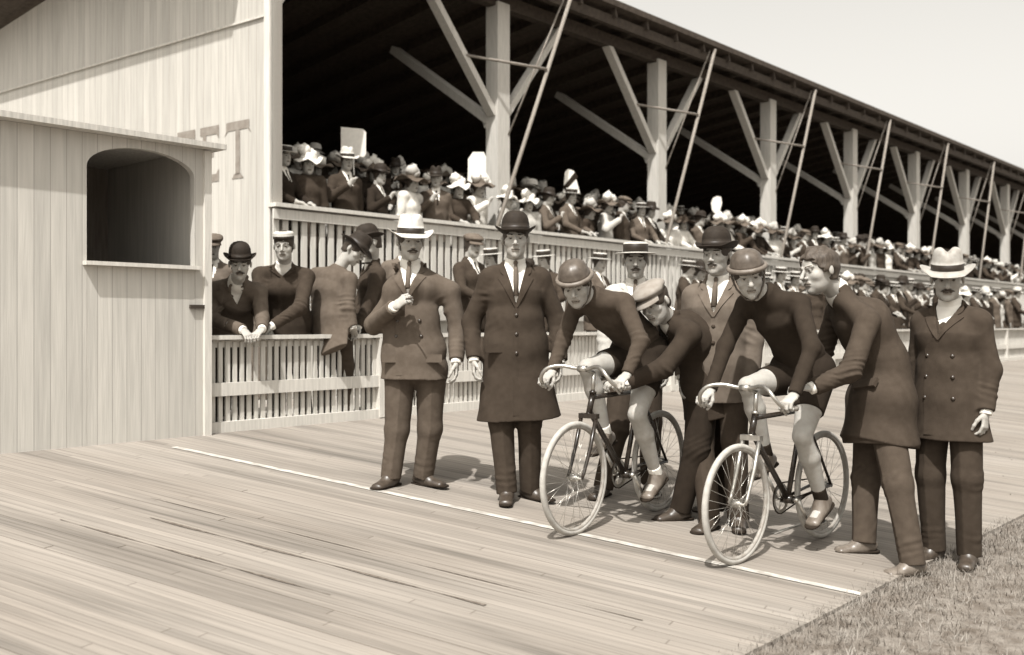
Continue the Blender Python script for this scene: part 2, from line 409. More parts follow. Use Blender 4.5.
def person(J, label, group=None, coat=None, cm=None, hem=.74, hemw=(.225, .165), trou=None, shoe=None, hat=None, hatm=None, must=False, hairm=None,
           shirt=True, vlen=.20, tie=True, seed=1.0, bare=False, cigar=False, coll=None, buttons=None, res=.0046, cres=.0065, pocket=False, tails=None, headscale=1.06, lapel=True, open_=False):
    J['fs'] = seed; K, o = local(J); J0 = J; J = K
    hairm = hairm or M_hair
    pts = [J[n] for n in ('pel','chest','neck','head','shR','shL','elR','elL','wrR','wrL','hipR','hipL','knR','knL','anR','anL')]
    lo, hi = bounds(pts, .2); lo[2] = min(lo[2], -.02)
    # ---- body: head, hands, trunk and limbs in one surface
    v = Vox(lo, hi, res)
    torso(v, J, -.028, .94)
    for n in 'RL':
        v.seg(J['sh'+n], J['el'+n], .042, None, .033, k=.02); 
        fm = J['el'+n]*.7+J['wr'+n]*.3
        v.seg(J['el'+n], fm, .033, None, .031, k=.015); v.seg(fm, J['wr'+n], .031, None, .023, k=.015)
        th = 1 if n == 'R' else -1
        hand(v, J['wr'+n], J['hd'+n], J.get('th'+n, th))
        if bare:
            md = J['hip'+n]*.5+J['kn'+n]*.5; cf = J['kn'+n]*.68+J['an'+n]*.32; back = -J['f']
            v.seg(J['hip'+n], md, .092, None, .078, k=.03); v.seg(md, J['kn'+n], .078, None, .054, k=.02)
            v.seg(J['kn'+n], cf+back*.012, .050, None, .057, k=.02); v.seg(cf+back*.012, J['an'+n], .057, None, .034, k=.02)
        else:
            v.seg(J['hip'+n], J['kn'+n], .068, None, .048, k=.03); v.seg(J['kn'+n], J['an'+n], .048, None, .034, k=.02)
        v.seg(J['an'+n]-UP*.035, J['an'+n]+unit(J['to'+n])*.10-UP*.058, .026, .022, .026, .012, side=np.cross(unit(J['to'+n]), UP), k=.02)
    head_prims(v, J, headscale)
    body = v.build('person', [M_skin, hairm, M_eye, M_white_eye, M_lip], None, o, face_class(J, 0*o, headscale))
    tag(body, label, 'person', group)
    S, Fw, Up = frame(J['hf'], J['hu']); c = J['head']
    # ---- hair
    h2 = Vox(c-.16, c+.16, .004); h2.ell(c+(-Fw*.010+Up*.032)*headscale, [t_*headscale for t_ in ((.083, .106, .096) if not hat else (.079, .102, .091))], (S, Fw, Up)); h2.ell(c-(Fw*.045+Up*.03)*headscale, [t_*headscale for t_ in (.063, .057, .054)], (S, Fw, Up), .02)
    h2.plane(c+unit(Fw*.8-Up*.6)*(.046 if hat else .030)*headscale, unit(Fw*.8-Up*.6)); h2.plane(c-Up*.062, -Up)
    def strands(F, x, y, z):
        p_ = np.stack([x, y, z], -1)-c; a_, b_, h_ = p_@S, p_@Fw, p_@Up
        n_ = np.sin(150*a_+40*np.sin(18*b_+seed)*.1+12*h_)*.35+np.sin(70*a_+25*b_+3*np.sin(22*h_+seed))*.5+np.sin(33*b_-21*a_+2*np.sin(30*a_))*.4
        rag = .006*np.sin(95*a_+3*np.sin(60*h_))+.004*np.sin(210*h_+40*a_)
        F = np.maximum(F, -np.maximum(-.010*headscale-b_+rag, h_+.004*headscale))
        F = np.maximum(F, .024*headscale-np.sqrt((b_+.010*headscale)**2+(h_+.010*headscale)**2*.7))
        return np.maximum(F-(.0028 if hat else .0055)*n_, (p_@unit(Fw*.8-Up*.6))-(.044 if hat else .026)*headscale-rag)
    h2.apply(strands)
    h2.apply(folds(seed, .0035 if hat else .0055, 3.))
    h2.build('hair', [hairm], body)
    if must:
        m = Vox(c-.15, c+.15, .0035)
        for g in (-1, 1):
            m.seg(c+Fw*.106-Up*.049, c+S*g*.019+Fw*.101-Up*.055, .0065, None, .0065, k=.004); m.seg(c+S*g*.019+Fw*.101-Up*.055, c+S*g*.037+Fw*.087-Up*.060, .0065, None, .002, k=.004)
        m.apply(folds(seed, .002, 6.))
        m.build('moustache', [hairm], body)
    # ---- coat
    hs, ss = sides(J); top = (J['shR']+J['shL'])/2; spine = unit(J['neck']-J['chest']); tf = unit(np.cross(UP, ss)); tf = tf if np.dot(tf, J['f']) > 0 else -tf
    tf = unit(tf-np.dot(tf, spine)*spine)
    if coat:
        pts = [J[n] for n in ('pel','chest','neck','shR','shL','elR','elL','wrR','wrL')]
        hemp = J.get('hem', None)
        if coat in ('sack', 'over'):
            if hemp is None: hemp = J['pel']*1.; hemp[2] = hem
            pts.append(hemp)
        if tails is not None: pts.append(tails-o)
        lo, hi = bounds(pts, .30); v = Vox(lo, hi, cres)
        torso(v, J, .004 if coat == 'jersey' else .014, 1.0 if coat != 'jersey' else .93, k=.04)
        if hemp is not None and coat != 'jersey':
            mid = J['mid']
            v.seg(mid, J['pel'], .165, .128, .195, .145, side=hs, k=.05)
            v.seg(J['pel'], hemp, .190, .142, hemw[0], hemw[1], side=hs, k=.05, flat1=True)
            if J.get('side_on'):
                v.seg(J['hipR']+UP*.06, J['hipL']+UP*.06, .148, k=.05); v.seg((J['hipR']+J['hipL'])/2+UP*.04, hemp, .20, .17, .235, .20, side=hs, k=.05, flat1=True)
            # hem: open a short hollow under it
            v.seg(hemp+unit(J['pel']-hemp)*.03, hemp-unit(J['pel']-hemp)*.06, hemw[0]-.032, hemw[1]-.032, side=hs, k=0, mode='cut', flat0=True, flat1=True)
        if tails is not None: v.seg(J['pel'], tails-o, .17, .09, .13, .03, side=hs, k=.05, flat1=True)
        if coat == 'jersey': v.seg(J['neck']-spine*.02, J['neck']+unit(c-J['neck'])*.032, .070, .068, .066, .064, side=ss, k=.015, flat1=True)
        r = (.066, .058, .048) if coat != 'jersey' else (.056, .046, .036)
        for n in 'RL':
            a, e, w = J['sh'+n], J['el'+n], J['wr'+n]; w2 = w-unit(w-e)*.012
            v.seg(a, e, r[0], None, r[1], k=.03); v.seg(e, w2, r[1], None, r[2], k=.03, flat1=True)
        sk = folds(seed, .003 if coat != 'jersey' else .0015)
        if shirt:
            nb = J['neck']+tf*.02
            def vcut(F, x, y, z, grow=0.):
                d = np.stack([x, y, z], -1)-nb; dn = -(d@spine); sv = np.abs(d@ss); fv = d@tf
                hw = .074+grow-dn*(.074/vlen)
                return np.where(fv > .0, (sv-hw)*.8, .03)
            v.apply(lambda F, x, y, z: np.maximum(F, -vcut(F, x, y, z)))
        v.apply(sk)
        if open_ is not False: pass
        ja = .0075 if coat != 'jersey' else .0045
        for n in 'RL':
            a, e, w = J['sh'+n], J['el'+n], J['wr'+n]
            creases(v, e, w-a, ja, .12, .046, seed+ord(n)); creases(v, e*.45+w*.55, w-e, ja*.6, .09, .04, seed*2+ord(n), .9)
            creases(v, a*.75+e*.25-ss*(.03 if n == 'R' else -.03)-UP*.03, e-a+ss*(.2 if n == 'R' else -.2), ja*.8, .10, .05, seed*3+ord(n), .4)
        creases(v, J['mid']+ss*.10, UP+ss*.5, ja*.55, .12, .055, seed*1.7); creases(v, J['mid']-ss*.10, UP-ss*.5, ja*.55, .12, .055, seed*2.3)
        # front edge of the coat, a step where one side laps over the other
        if shirt and lapel:                                      # collar round the back of the neck
            v.seg(J['neck']-tf*.048+ss*.045+spine*.016, J['neck']-tf*.048-ss*.045+spine*.016, .020, k=.01)
            for g in (-1, 1): v.seg(J['neck']-tf*.045+ss*g*.045+spine*.016, J['neck']+tf*.02+ss*g*.080+spine*.004, .018, None, .013, k=.008)
        ck = v.build('coat' if coat != 'jersey' else 'jersey', [cm], body)
        def strip(name, rows, off0, off1, m_):
            # a flat piece of cloth laid on the front of the coat: rows of (distance down, x inner, x outer)
            top_, bot = [], []; NC = 4
            for (dn, xa, xb) in rows:
                for q in range(NC+1):
                    xx = xa+(xb-xa)*q/NC; o_ = off0+(off1-off0)*q/NC
                    hp = v.hit(J['neck']-spine*dn+ss*xx+tf*.32, -tf, .45); top_.append(hp+tf*o_); bot.append(hp-tf*.006)
            nr = len(rows); K_ = NC+1; N_ = nr*K_; fs_ = []
            for a_ in range(nr-1):
                for q in range(NC):
                    i0 = a_*K_+q; fs_ += [(i0, i0+1, i0+K_+1, i0+K_), (N_+i0, N_+i0+K_, N_+i0+K_+1, N_+i0+1)]
                fs_.append((a_*K_+NC, N_+a_*K_+NC, N_+a_*K_+K_+NC, a_*K_+K_+NC)); fs_.append((a_*K_, a_*K_+K_, N_+a_*K_+K_, N_+a_*K_))
            for q in range(NC):
                l0 = (nr-1)*K_+q; fs_ += [(q, N_+q, N_+q+1, q+1), (l0, l0+1, N_+l0+1, N_+l0)]
            me_ = mesh_from(top_+bot, fs_, [m_], None, True, name); me_.set_sharp_from_angle(angle=.7); return link(name, me_, ck)
        if shirt and lapel:
            for g in (-1, 1):
                rows = []
                for q in range(15):
                    dn = (vlen+.02)*q/14; hw = max(-.012, .074*(1-dn/vlen))
                    wd = .040 if dn < vlen*.27 else (.026 if dn < vlen*.34 else .064*(1-(dn-vlen*.34)/(vlen*.85))+.006)
                    rows.append((dn, g*(hw-.004), g*(hw+wd)))
                strip('lapel', rows, .003, .010, cm)
        if coat in ('sack', 'over') and shirt and not J.get('side_on'):
            ln_ = np.linalg.norm(J['neck']-hemp)-.02; xo = .085 if coat == 'sack' and buttons and len(buttons) > 3 else .022
            strip('front_edge', [(vlen+(ln_-vlen)*q/16, -.04, xo*(min(1, .2+q*.4))) for q in range(17)], -.002, .007, cm)
        if buttons:
            for (sx, dn) in buttons:
                hp = v.hit(J['neck']-spine*dn+ss*sx+tf*.3, -tf, .5); b = MB()
                b.blob(V3(0, 0, 0), (.014, .014, .014), n=8, rough=0); b.build('button', [M_eye if cm is not M_grey else M_dark], ck, hp)
        if pocket:
            for sx in pocket:
                hp = v.hit(J['pel']+ss*sx[0]+UP*sx[1]+tf*.4, -tf, .6); s2 = unit(ss); b = MB()
                b.box(V3(0, 0, 0), s2, tf, UP, .075, .010, .026); b.build('pocket_flap', [cm], ck, hp+tf*.003)
        if shirt:
            sh = Vox(*bounds([J['chest'], J['neck'], J['shR'], J['shL']], .2), .006)
            torso(sh, J, -.002, 1.0, k=.04)
            sh.apply(lambda F, x, y, z: np.maximum(F, vcut(F, x, y, z, .012)))
            sh.build('shirt', [M_white], body)
            cl = Vox(J['neck']-.16, J['neck']+.16, .005); hd = unit(c-J['neck'])
            cl.seg(J['neck']-hd*.005, J['neck']+hd*.048, .074, .072, .064, .062, side=ss, k=0, flat0=True, flat1=True)
            cl.plane(J['neck']+hd*.035+tf*.06, unit(hd+tf*.5))
            cl.build('collar', [coll or M_white], body)
            if tie:
                t = MB(); a = v.hit(J['neck']+tf*.25, -tf, .3)
                a = J['neck']+tf*.083-hd*.0; b2 = sh.hit(J['neck']-spine*(vlen*.8)+tf*.2, -tf, .3)
                if tie == 'bow':
                    for g in (-1, 1): t.blob(a+ss*g*.022, (.024, .008, .014), ax=(ss, tf, UP), rough=.05)
                    t.blob(a+tf*.004, .010, rough=.05)
                else:
                    m1 = a*.72+b2*.28; t.blob(a, (.015, .012, .017), ax=(ss, tf, spine), rough=.03)
                    t.tube([a-spine*.01, m1+tf*.008, b2+tf*.004], [.010, .016, .020], 8)
                t.build('tie', [M_grey if tie is True else M_dark], body)
        for n in 'RL':                                           # shirt cuffs
            if coat == 'jersey': continue
            e, w = J['el'+n], J['wr'+n]; d = unit(w-e)
            cf = Vox(w-.09, w+.09, .005); cf.seg(w-d*.04, w+d*.014, .036, None, .034, k=0, flat0=True, flat1=True); cf.build('cuff', [M_white], body)
    # ---- trousers, shoes
    if trou:
        pts = [J[n] for n in ('pel','hipR','hipL','knR','knL','anR','anL')]
        lo, hi = bounds(pts, .17); v = Vox(lo, hi, cres)
        v.seg(J['hipR']+UP*.05, J['hipL']+UP*.05, .112, k=.04)
        v.seg(J['pel'], J['pel']+(J['mid']-J['pel'])*.5, .15, .11, side=hs, k=.03)
        for n in 'RL':
            a = J['an'+n]
            if bare:
                kk = J['hip'+n]*.42+J['kn'+n]*.58; v.seg(J['hip'+n], kk, .108, None, .088, k=.03, flat1=True)
            else:
                v.seg(J['hip'+n], J['kn'+n], .102, None, .080, k=.03); v.seg(J['kn'+n], a-UP*.035, .078, None, .066, k=.03, flat1=True)
        if not bare:
            v.apply(folds(seed+2, .003, .6))
            for n in 'RL':
                h_, k_, a_ = J['hip'+n], J['kn'+n], J['an'+n]
                creases(v, k_, a_-h_, .006, .12, .05, seed+ord(n)*2); creases(v, h_-UP*.10, V3(.3 if n == 'R' else -.3, 0, 1), .006, .12, .05, seed+ord(n)*3, .8)
                creases(v, a_+UP*.07, UP+J['f']*.3, .0065, .09, .042, seed+ord(n)*5, .5)
                def ridge(F, x, y, z, k_=k_, a_=a_, h_=h_):
                    p_ = np.stack([x, y, z], -1); t_ = np.clip((z-a_[2])/(k_[2]-a_[2]+1e-6), 0, 2); base = np.where((t_ <= 1)[:, None], a_+(k_-a_)*t_[:, None], k_+(h_-k_)*(t_-1)[:, None])
                    d_ = p_-base; sv = d_@np.cross(J['f'], UP); return F-.007*np.exp(-np.abs(sv)/.012)*(d_@J['f'] > 0)
                v.apply(ridge)
            # hem planes
        v.build('trousers' if not bare else 'shorts', [trou], body)
    sm = shoe or M_leather
    for n in 'RL':
        a = J['an'+n]; t = unit(J['to'+n]); sd = unit(np.cross(t, UP)); un = unit(np.cross(sd, t)); v = Vox(*bounds([a, a+t*.2], .1), .0055)
        sole = a-un*.087
        v.seg(a-un*.045-t*.045, a-un*.035+t*.03, .036, .040, .042, .045, side=sd, k=.02)
        v.seg(a-un*.058+t*.03, a-un*.075+t*.15, .042, .036, .044, .026, side=sd, k=.03)
        v.seg(a-un*.05, a+un*.03, .040, .046, .038, .040, side=sd, k=.02, flat1=True)
        v.plane(sole, -un)
        so = v.build('shoe', [sm], body)
        sl = Vox(*bounds([a, a+t*.2], .12), .0055); sl.seg(sole-t*.055+un*.006, sole-t*.02+un*.006, .039, .2, side=sd, k=0); sl.seg(sole-t*.02+un*.006, sole+t*.155+un*.006, .040, .2, .044, .2, side=sd, k=.01)
        sl.plane(sole-un*.001, -un); sl.plane(sole+un*.012, un); sl.build('sole', [M_dk], so)
        if bare:
            sk = Vox(a-.1, a+.16, .0055); sk.seg(a, a+unit(J['kn'+n]-a)*J.get('sock', .05), .041, None, .042, k=0, flat1=True); sk.build('sock', [J.get('sockm', M_white)], body)
    if cigar:
        b = MB(); w = J['wrR']; d = unit(J['hdR'][0]); b.tube([w+d*.09+Fw*.03, w+d*.13+Fw*.09-V3(.0, 0, .01)], .0055, 8); b.build('cigar', [M_hair2], body)
    if hat: make_hat(hat, hatm, c, (S*headscale, Fw*headscale, Up*headscale), body)
    return body
def make_hat(kind, m, c, fr, parent=None, name='hat', band=None, loc=None):
    S, Fw, Up = fr; b = MB(); ox, oy = S*.90, Fw*1.10; n = 40; mats = [m or M_felt, band or M_band]
    tilt = Up+Fw*.06
    if kind == 'bowler':
        w = lambda a, d, h, r: (a, d, h+(max(0, abs(a)-.085)*.55 if r > .1 else 0)-(.004 if r > .1 else 0))
        prof = [(.001, .128), (.03, .1265), (.055, .119), (.075, .102), (.088, .076), (.0925, .05), (.094, .034), (.0965, .033), (.0965, .006), (.094, .004), (.115, .001), (.132, .003), (.137, .010), (.136, .014), (.130, .008), (.11, -.004), (.09, -.005), (.088, .03), (.05, .10), (.001, .11)]
        b.lathe(prof, c+Up*.048, ox, oy, tilt, n, warp=w, mis=[0]*7+[1]*2+[0]*10)
    elif kind == 'boater':
        prof = [(.001, .072), (.05, .0725), (.083, .072), (.088, .069), (.0885, .060), (.0905, .059), (.0905, .008), (.088, .006), (.12, .004), (.146, .002), (.148, .0), (.146, -.004), (.12, -.002), (.088, -.002), (.085, .05), (.001, .06)]
        b.lathe(prof, c+Up*.052, ox, oy, tilt, n, mis=[0]*5+[1]+[0]*9)
    elif kind in ('fedora', 'panama'):
        def w(a, d, h, r):
            if h > .05: h -= .030*math.exp(-(a/.022)**2)*min(1, (h-.05)/.05); a *= 1-.25*max(0, d/.09)*min(1, (h-.04)/.06) if d > 0 else 1
            if r > .11: h += max(0, abs(a)-.09)*.45-.02*max(0, d/.15)
            return a, d, h
        R = .155 if kind == 'fedora' else .148
        prof = [(.001, .128), (.03, .13), (.058, .126), (.075, .115), (.083, .09), (.088, .06), (.091, .042), (.0935, .041), (.0935, .010), (.093, .006), (.12, .0), (R-.005, .001), (R, .004), (R-.003, .0), (.12, -.004), (.09, -.003), (.085, .04), (.05, .10), (.001, .11)]
        b.lathe(prof, c+Up*.045, ox, oy, tilt, n, warp=w, mis=[0]*7+[1]*2+[0]*9)
    elif kind == 'cap':
        def w(a, d, h, r): return a, d+.012*(h/.05), h+.10*(-d)*0+(.016 if d < 0 else 0)*(r/.11)-.16*max(0, d)*(h/.06)
        prof = [(.001, .082), (.04, .080), (.08, .068), (.104, .050), (.112, .036), (.108, .022), (.094, .010), (.089, .0), (.086, .0), (.08, .04), (.001, .07)]
        b.lathe(prof, c+Up*.048, ox, oy, tilt, n, warp=w)
        vs = []; fs = []; K = 14
        for j in range(K+1):
            q = math.pi*(-.5+.15)+(math.pi-.3*math.pi)*j/K; sx, cy = math.sin(q), math.cos(q)
            for k2, rr in enumerate((.086, .115, .140)):
                for hz in (0, 1): vs.append(c+Up*(.052-.012*k2-.006*k2*k2*cy*.5+hz*.007+.0)+S*sx*(rr-.02*k2)*.95+Fw*(cy*rr*1.08))
        for j in range(K):
            for k2 in range(2):
                a0 = j*6+k2*2; b0 = a0+6; fs += [(a0+1, b0+1, b0+3, a0+3), (a0, a0+2, b0+2, b0)]
            fs.append((j*6+4, j*6+5, j*6+11, j*6+10))
        b.add(vs, fs, 0, True)
    elif kind == 'pillbox':
        prof = [(.001, .062), (.07, .062), (.088, .056), (.092, .04), (.090, .026), (.093, .024), (.093, .002), (.088, .0), (.08, .04), (.001, .05)]
        b.lathe(prof, c+Up*.055, ox, oy, tilt, n, mis=[0]*4+[1]*5)
    elif kind == 'helmet':
        prof = [(.001, .100), (.03, .098), (.06, .088), (.08, .070), (.092, .045), (.098, .020), (.101, .012)]
        prof += [(.108+.013*math.cos(q), .0+.014*math.sin(q)) for q in [math.pi*(.7-.17*i) for i in range(10)]] + [(.093, -.01), (.09, .0), (.08, .05), (.001, .08)]
        def w(a, d, h, r): 
            k = 1+.018*math.cos(8*math.atan2(d, a))*(1 if h > .02 else 0); return a*k, d*k, h
        b.lathe(prof, c+Up*.047, ox, oy, tilt, 64, warp=w, mis=[0]*6+[1]*10+[0]*4); mats = [m or M_helm, M_helm2]
        for g in (-1, 1):                                        # ear strap
            b.tube([c+S*g*.086+Up*.05, c+S*g*.086+Up*.0+Fw*.0, c+S*g*.070-Up*.06+Fw*.02, c+S*g*.03-Up*.115+Fw*.055], .006, 6, 0)
        b.tube([c+S*.03-Up*.115+Fw*.055, c-Up*.122+Fw*.06, c-S*.03-Up*.115+Fw*.055], .006, 6, 0)
    elif kind in ('plume', 'wide', 'bonnet', 'flower'):
        R = {'plume': .23, 'wide': .26, 'bonnet': .17, 'flower': .24}[kind]
        w = lambda a, d, h, r: (a, d, h+(.03*math.sin(3*a/.1)+.02*math.cos(2*d/.1) if r > .12 else 0))
        prof = [(.001, .09), (.06, .085), (.085, .06), (.095, .03), (.10, .01), (R*.8, .005), (R, .0), (R, -.008), (.1, -.004), (.08, .04), (.001, .07)]
        b.lathe(prof, c+Up*.055, S, Fw, tilt, 20, warp=w, mis=[0]*10)
        st = random.getstate(); random.seed(len(kind)*3+1)
        if kind in ('plume', 'flower', 'bonnet'):
            for i in range({'plume': 7, 'flower': 9, 'bonnet': 4}[kind]):
                q = random.uniform(0, 6.28); rr = random.uniform(.02, .1)
                b.blob(c+Up*(.11+random.uniform(0, .08))+S*rr*math.cos(q)+Fw*rr*math.sin(q), random.uniform(.04, .075), 1, 8, .3)
        random.setstate(st)
    o = b.build(name, mats, parent, loc)
    return o
# ------------------------------------------------------------------ world, sun, camera
SUNH = unit(V3(-.27, -.963, 0)); ELEV = math.radians(58)
SD = SUNH*math.cos(ELEV)+UP*math.sin(ELEV)
w = bpy.data.worlds.new('World'); SC.world = w; w.use_nodes = True
nt = w.node_tree; bg = nt.nodes['Background']; sky = nt.nodes.new('ShaderNodeTexSky'); sky.sky_type = 'NISHITA'; sky.sun_disc = False
sky.sun_elevation = ELEV; sky.sun_rotation = math.atan2(SD[0], SD[1]); sky.dust_density = 4; sky.air_density = 1.0
hs = nt.nodes.new('ShaderNodeHueSaturation'); hs.inputs['Saturation'].default_value = 0.0
mx = nt.nodes.new('ShaderNodeMixRGB'); mx.blend_type = 'MULTIPLY'; mx.inputs[0].default_value = 1; mx.inputs[2].default_value = (1.0, .968, .905, 1)
nt.links.new(sky.outputs[0], hs.inputs['Color']); nt.links.new(hs.outputs[0], mx.inputs[1]); nt.links.new(mx.outputs[0], bg.inputs[0]); bg.inputs[1].default_value = .15
sl = bpy.data.lights.new('sun', 'SUN'); sl.energy = 4.2; sl.angle = math.radians(.6); sl.color = (1, .98, .945)
so = bpy.data.objects.new('sun', sl); COL.objects.link(so)
from mathutils import Vector, Matrix
so.rotation_euler = Vector([float(t) for t in SD]).to_track_quat('Z', 'Y').to_euler()
cam = bpy.data.cameras.new('camera'); co = bpy.data.objects.new('camera', cam); COL.objects.link(co); SC.camera = co
co.location = (0, 0, CAMZ); co.rotation_euler = (math.pi/2, 0, 0); cam.sensor_width = 36; cam.lens = 36*1000/1024; cam.shift_y = -2.5/1024
cam.clip_end = 3000; cam.dof.use_dof = True; cam.dof.focus_distance = 6.2; cam.dof.aperture_fstop = 1.9
vs_ = SC.view_settings; vs_.view_transform = 'Standard'; vs_.look = 'None'; vs_.exposure = .62; vs_.gamma = 1
SC.render.engine = 'CYCLES'; SC.cycles.max_bounces = 6
try: SC.cycles.use_denoising = True
except Exception: pass
# ------------------------------------------------------------------ ground, track, infield
def rotobj(o, ang): o.rotation_euler = (0, 0, ang)
g = MB(); g.add([(-900, -900, -.06), (900, -900, -.06), (900, 900, -.06), (-900, 900, -.06)], [(0, 1, 2, 3)])
M_dirt = mat('dry earth', .26, .95, .25, 1.5, .5, 20, dist=.02)
tag(g.build('ground', [M_dirt]), kind='structure')
TA = unit(U+W*.26); TB = unit(W-U*.26); ANG = math.atan2(TA[1], TA[0])
M_track = mat('track boards', .21, .85, .10, 1.1, 0, stretch=(1.6, .25, 1)); 
def track_nodes(m):
    nt = m.node_tree; N = nt.nodes; L = nt.links; b = N['Principled BSDF']; old = b.inputs['Base Color'].links[0].from_socket
    tc = N.new('ShaderNodeTexCoord')
    sp = N.new('ShaderNodeSeparateXYZ'); L.new(tc.outputs['Object'], sp.inputs[0])
    def math_(op, a, bb=None, c=None):
        n = N.new('ShaderNodeMath'); n.operation = op
        for i, q in enumerate((a, bb, c)):
            if q is None: continue
            if isinstance(q, (int, float)): n.inputs[i].default_value = q
            else: L.new(q, n.inputs[i])
        return n.outputs[0]
    bw = .056
    wob = N.new('ShaderNodeTexNoise'); wob.inputs['Scale'].default_value = .6; L.new(tc.outputs['Object'], wob.inputs['Vector'])
    x = math_('MULTIPLY_ADD', wob.outputs['Fac'], .02, sp.outputs['X'])
    dv = math_('DIVIDE', x, bw); fr = math_('FRACT', dv); fl = math_('FLOOR', dv)
    wn = N.new('ShaderNodeTexWhiteNoise'); wn.noise_dimensions = '1D'; L.new(fl, wn.inputs['W'])
    # butt joints between board lengths
    yy = math_('DIVIDE', math_('MULTIPLY_ADD', wn.outputs['Value'], 3.7, sp.outputs['Y']), 3.7); fy = math_('FRACT', yy); fly = math_('FLOOR', yy)
    wn2 = N.new('ShaderNodeTexWhiteNoise'); wn2.noise_dimensions = '2D'; cb = N.new('ShaderNodeCombineXYZ'); L.new(fl, cb.inputs[0]); L.new(fly, cb.inputs[1]); L.new(cb.outputs[0], wn2.inputs['Vector'])
    gap = math_('MAXIMUM', math_('LESS_THAN', fr, .075), math_('LESS_THAN', fy, .0022))
    # grain
    mp = N.new('ShaderNodeMapping'); mp.inputs['Scale'].default_value = (60, 1.6, 1); L.new(tc.outputs['Object'], mp.inputs['Vector'])
    gr = N.new('ShaderNodeTexNoise'); gr.inputs['Scale'].default_value = 1; gr.inputs['Detail'].default_value = 6; L.new(mp.outputs[0], gr.inputs['Vector'])
    # worn darker bands along some boards
    mp2 = N.new('ShaderNodeMapping'); mp2.inputs['Scale'].default_value = (3.2, .16, 1); L.new(tc.outputs['Object'], mp2.inputs['Vector'])
    bn = N.new('ShaderNodeTexNoise'); bn.inputs['Scale'].default_value = 1.6; bn.inputs['Detail'].default_value = 4; L.new(mp2.outputs[0], bn.inputs['Vector'])
    br = N.new('ShaderNodeMapRange'); br.inputs[1].default_value = .50; br.inputs[2].default_value = .72; L.new(bn.outputs['Fac'], br.inputs[0])
    val = math_('MULTIPLY_ADD', wn2.outputs['Value'], .16, .92)
    val = math_('ADD', val, math_('MULTIPLY_ADD', gr.outputs['Fac'], .8, -.4))
    val = math_('SUBTRACT', val, math_('MULTIPLY', br.outputs[0], .42))
    h = N.new('ShaderNodeHueSaturation'); L.new(old, h.inputs['Color']); L.new(val, h.inputs['Value'])
    mxn = N.new('ShaderNodeMixRGB'); mxn.inputs[2].default_value = tone(.05); L.new(math_('MULTIPLY', gap, math_('MULTIPLY_ADD', math_('GREATER_THAN', wn.outputs['Value'], .84), .5, .45)), mxn.inputs[0]); L.new(h.outputs[0], mxn.inputs[1]); L.new(mxn.outputs[0], b.inputs['Base Color'])
    bp = N.new('ShaderNodeBump'); bp.inputs['Strength'].default_value = .5; bp.inputs['Distance'].default_value = .004
    hh = math_('SUBTRACT', math_('MULTIPLY', gr.outputs['Fac'], .6), gap); L.new(hh, bp.inputs['Height']); L.new(bp.outputs[0], b.inputs['Normal'])
track_nodes(M_track)
def tl(p): return V3(np.dot(p, TA), np.dot(p, TB), p[2])         # into the track's own frame
t = MB(); us = [-14+4*i for i in range(25)]
for a, b2 in zip(us[:-1], us[1:]):
    q = [uw(a, 2.03), uw(b2, 2.03), uw(b2, 7.05), uw(a, 7.05)]
    for v_ in q: v_[2] = -.20+.106*np.dot(v_, W)
    t.add([tl(v_) for v_ in q], [(0, 1, 2, 3)])
    t.add([tl(uw(a, 2.03, -.06)), tl(uw(b2, 2.03, -.06)), tl(q[1]), tl(q[0])], [(0, 1, 2, 3)])
o = t.build('track', [M_track]); rotobj(o, ANG); tag(o, kind='structure')
M_line = mat('white track paint', .37, .85, .35, 14, .3, 60, (1, 1, 1))
ln = MB()
def on_track(u_, w_, dz=.004): p = uw(u_, w_); p[2] = -.20+.106*w_+dz; return p
a, b2 = on_track(3.77, 6.6), on_track(4.955, 2.04); sd = unit(np.cross(unit(b2-a), UP))*.030
ln.add([a-sd, a+sd, b2+sd, b2-sd], [(0, 3, 2, 1)]); o = ln.build('start_line', [M_line]); tag(o, 'white painted start line crossing the boards under the front wheels', kind='structure')
a, b2 = P(773, 534, 1.0), P(804, 523, 1.0)
def gp(px, py): Y = 1.58/((py-325)/1000+.106*(.664-.748*(px-512)/1000)); return P(px, py, Y)+UP*.004
a, b2 = gp(773, 534), gp(806, 522); sd = unit(np.cross(unit(b2-a), UP))*.016; ln = MB(); ln.add([a-sd, a+sd, b2+sd, b2-sd], [(0, 3, 2, 1)]); tag(ln.build('chalk_mark', [M_line]), kind='structure')
M_worn = mat('worn dark boards', .115, .85, .4, 5, .4, 60, (8, .5, 1))
jt = MB()
for (x0, y0, x1, y1, hw_) in ((150, 518, 470, 614, .011), (60, 520, 300, 607, .008), (150, 498, 640, 623, .0045)):
    a, b2 = gp(x0, y0), gp(x1, y1); tb_ = -unit(on_track(-.26, 1, 0)-on_track(0, 0, 0)); b2 = a+tb_*np.linalg.norm(b2-a); d_ = tb_; sd = unit(np.cross(d_, UP)); N_ = 60; rr_ = random.Random(int(x0)); L_ = np.linalg.norm(b2-a)
    for q in range(N_):
        w0_, w1_ = hw_*(.7+.5*math.sin(q*.35+x0)), hw_*(.7+.5*math.sin((q+1)*.35+x0)); p0_, p1_ = a+d_*L_*q/N_, a+d_*L_*(q+1)/N_
        jt.add([p0_-sd*w0_, p0_+sd*w0_, p1_+sd*w1_, p1_-sd*w1_], [(0, 3, 2, 1)])
tag(jt.build('track_joint', [M_worn]), kind='structure')
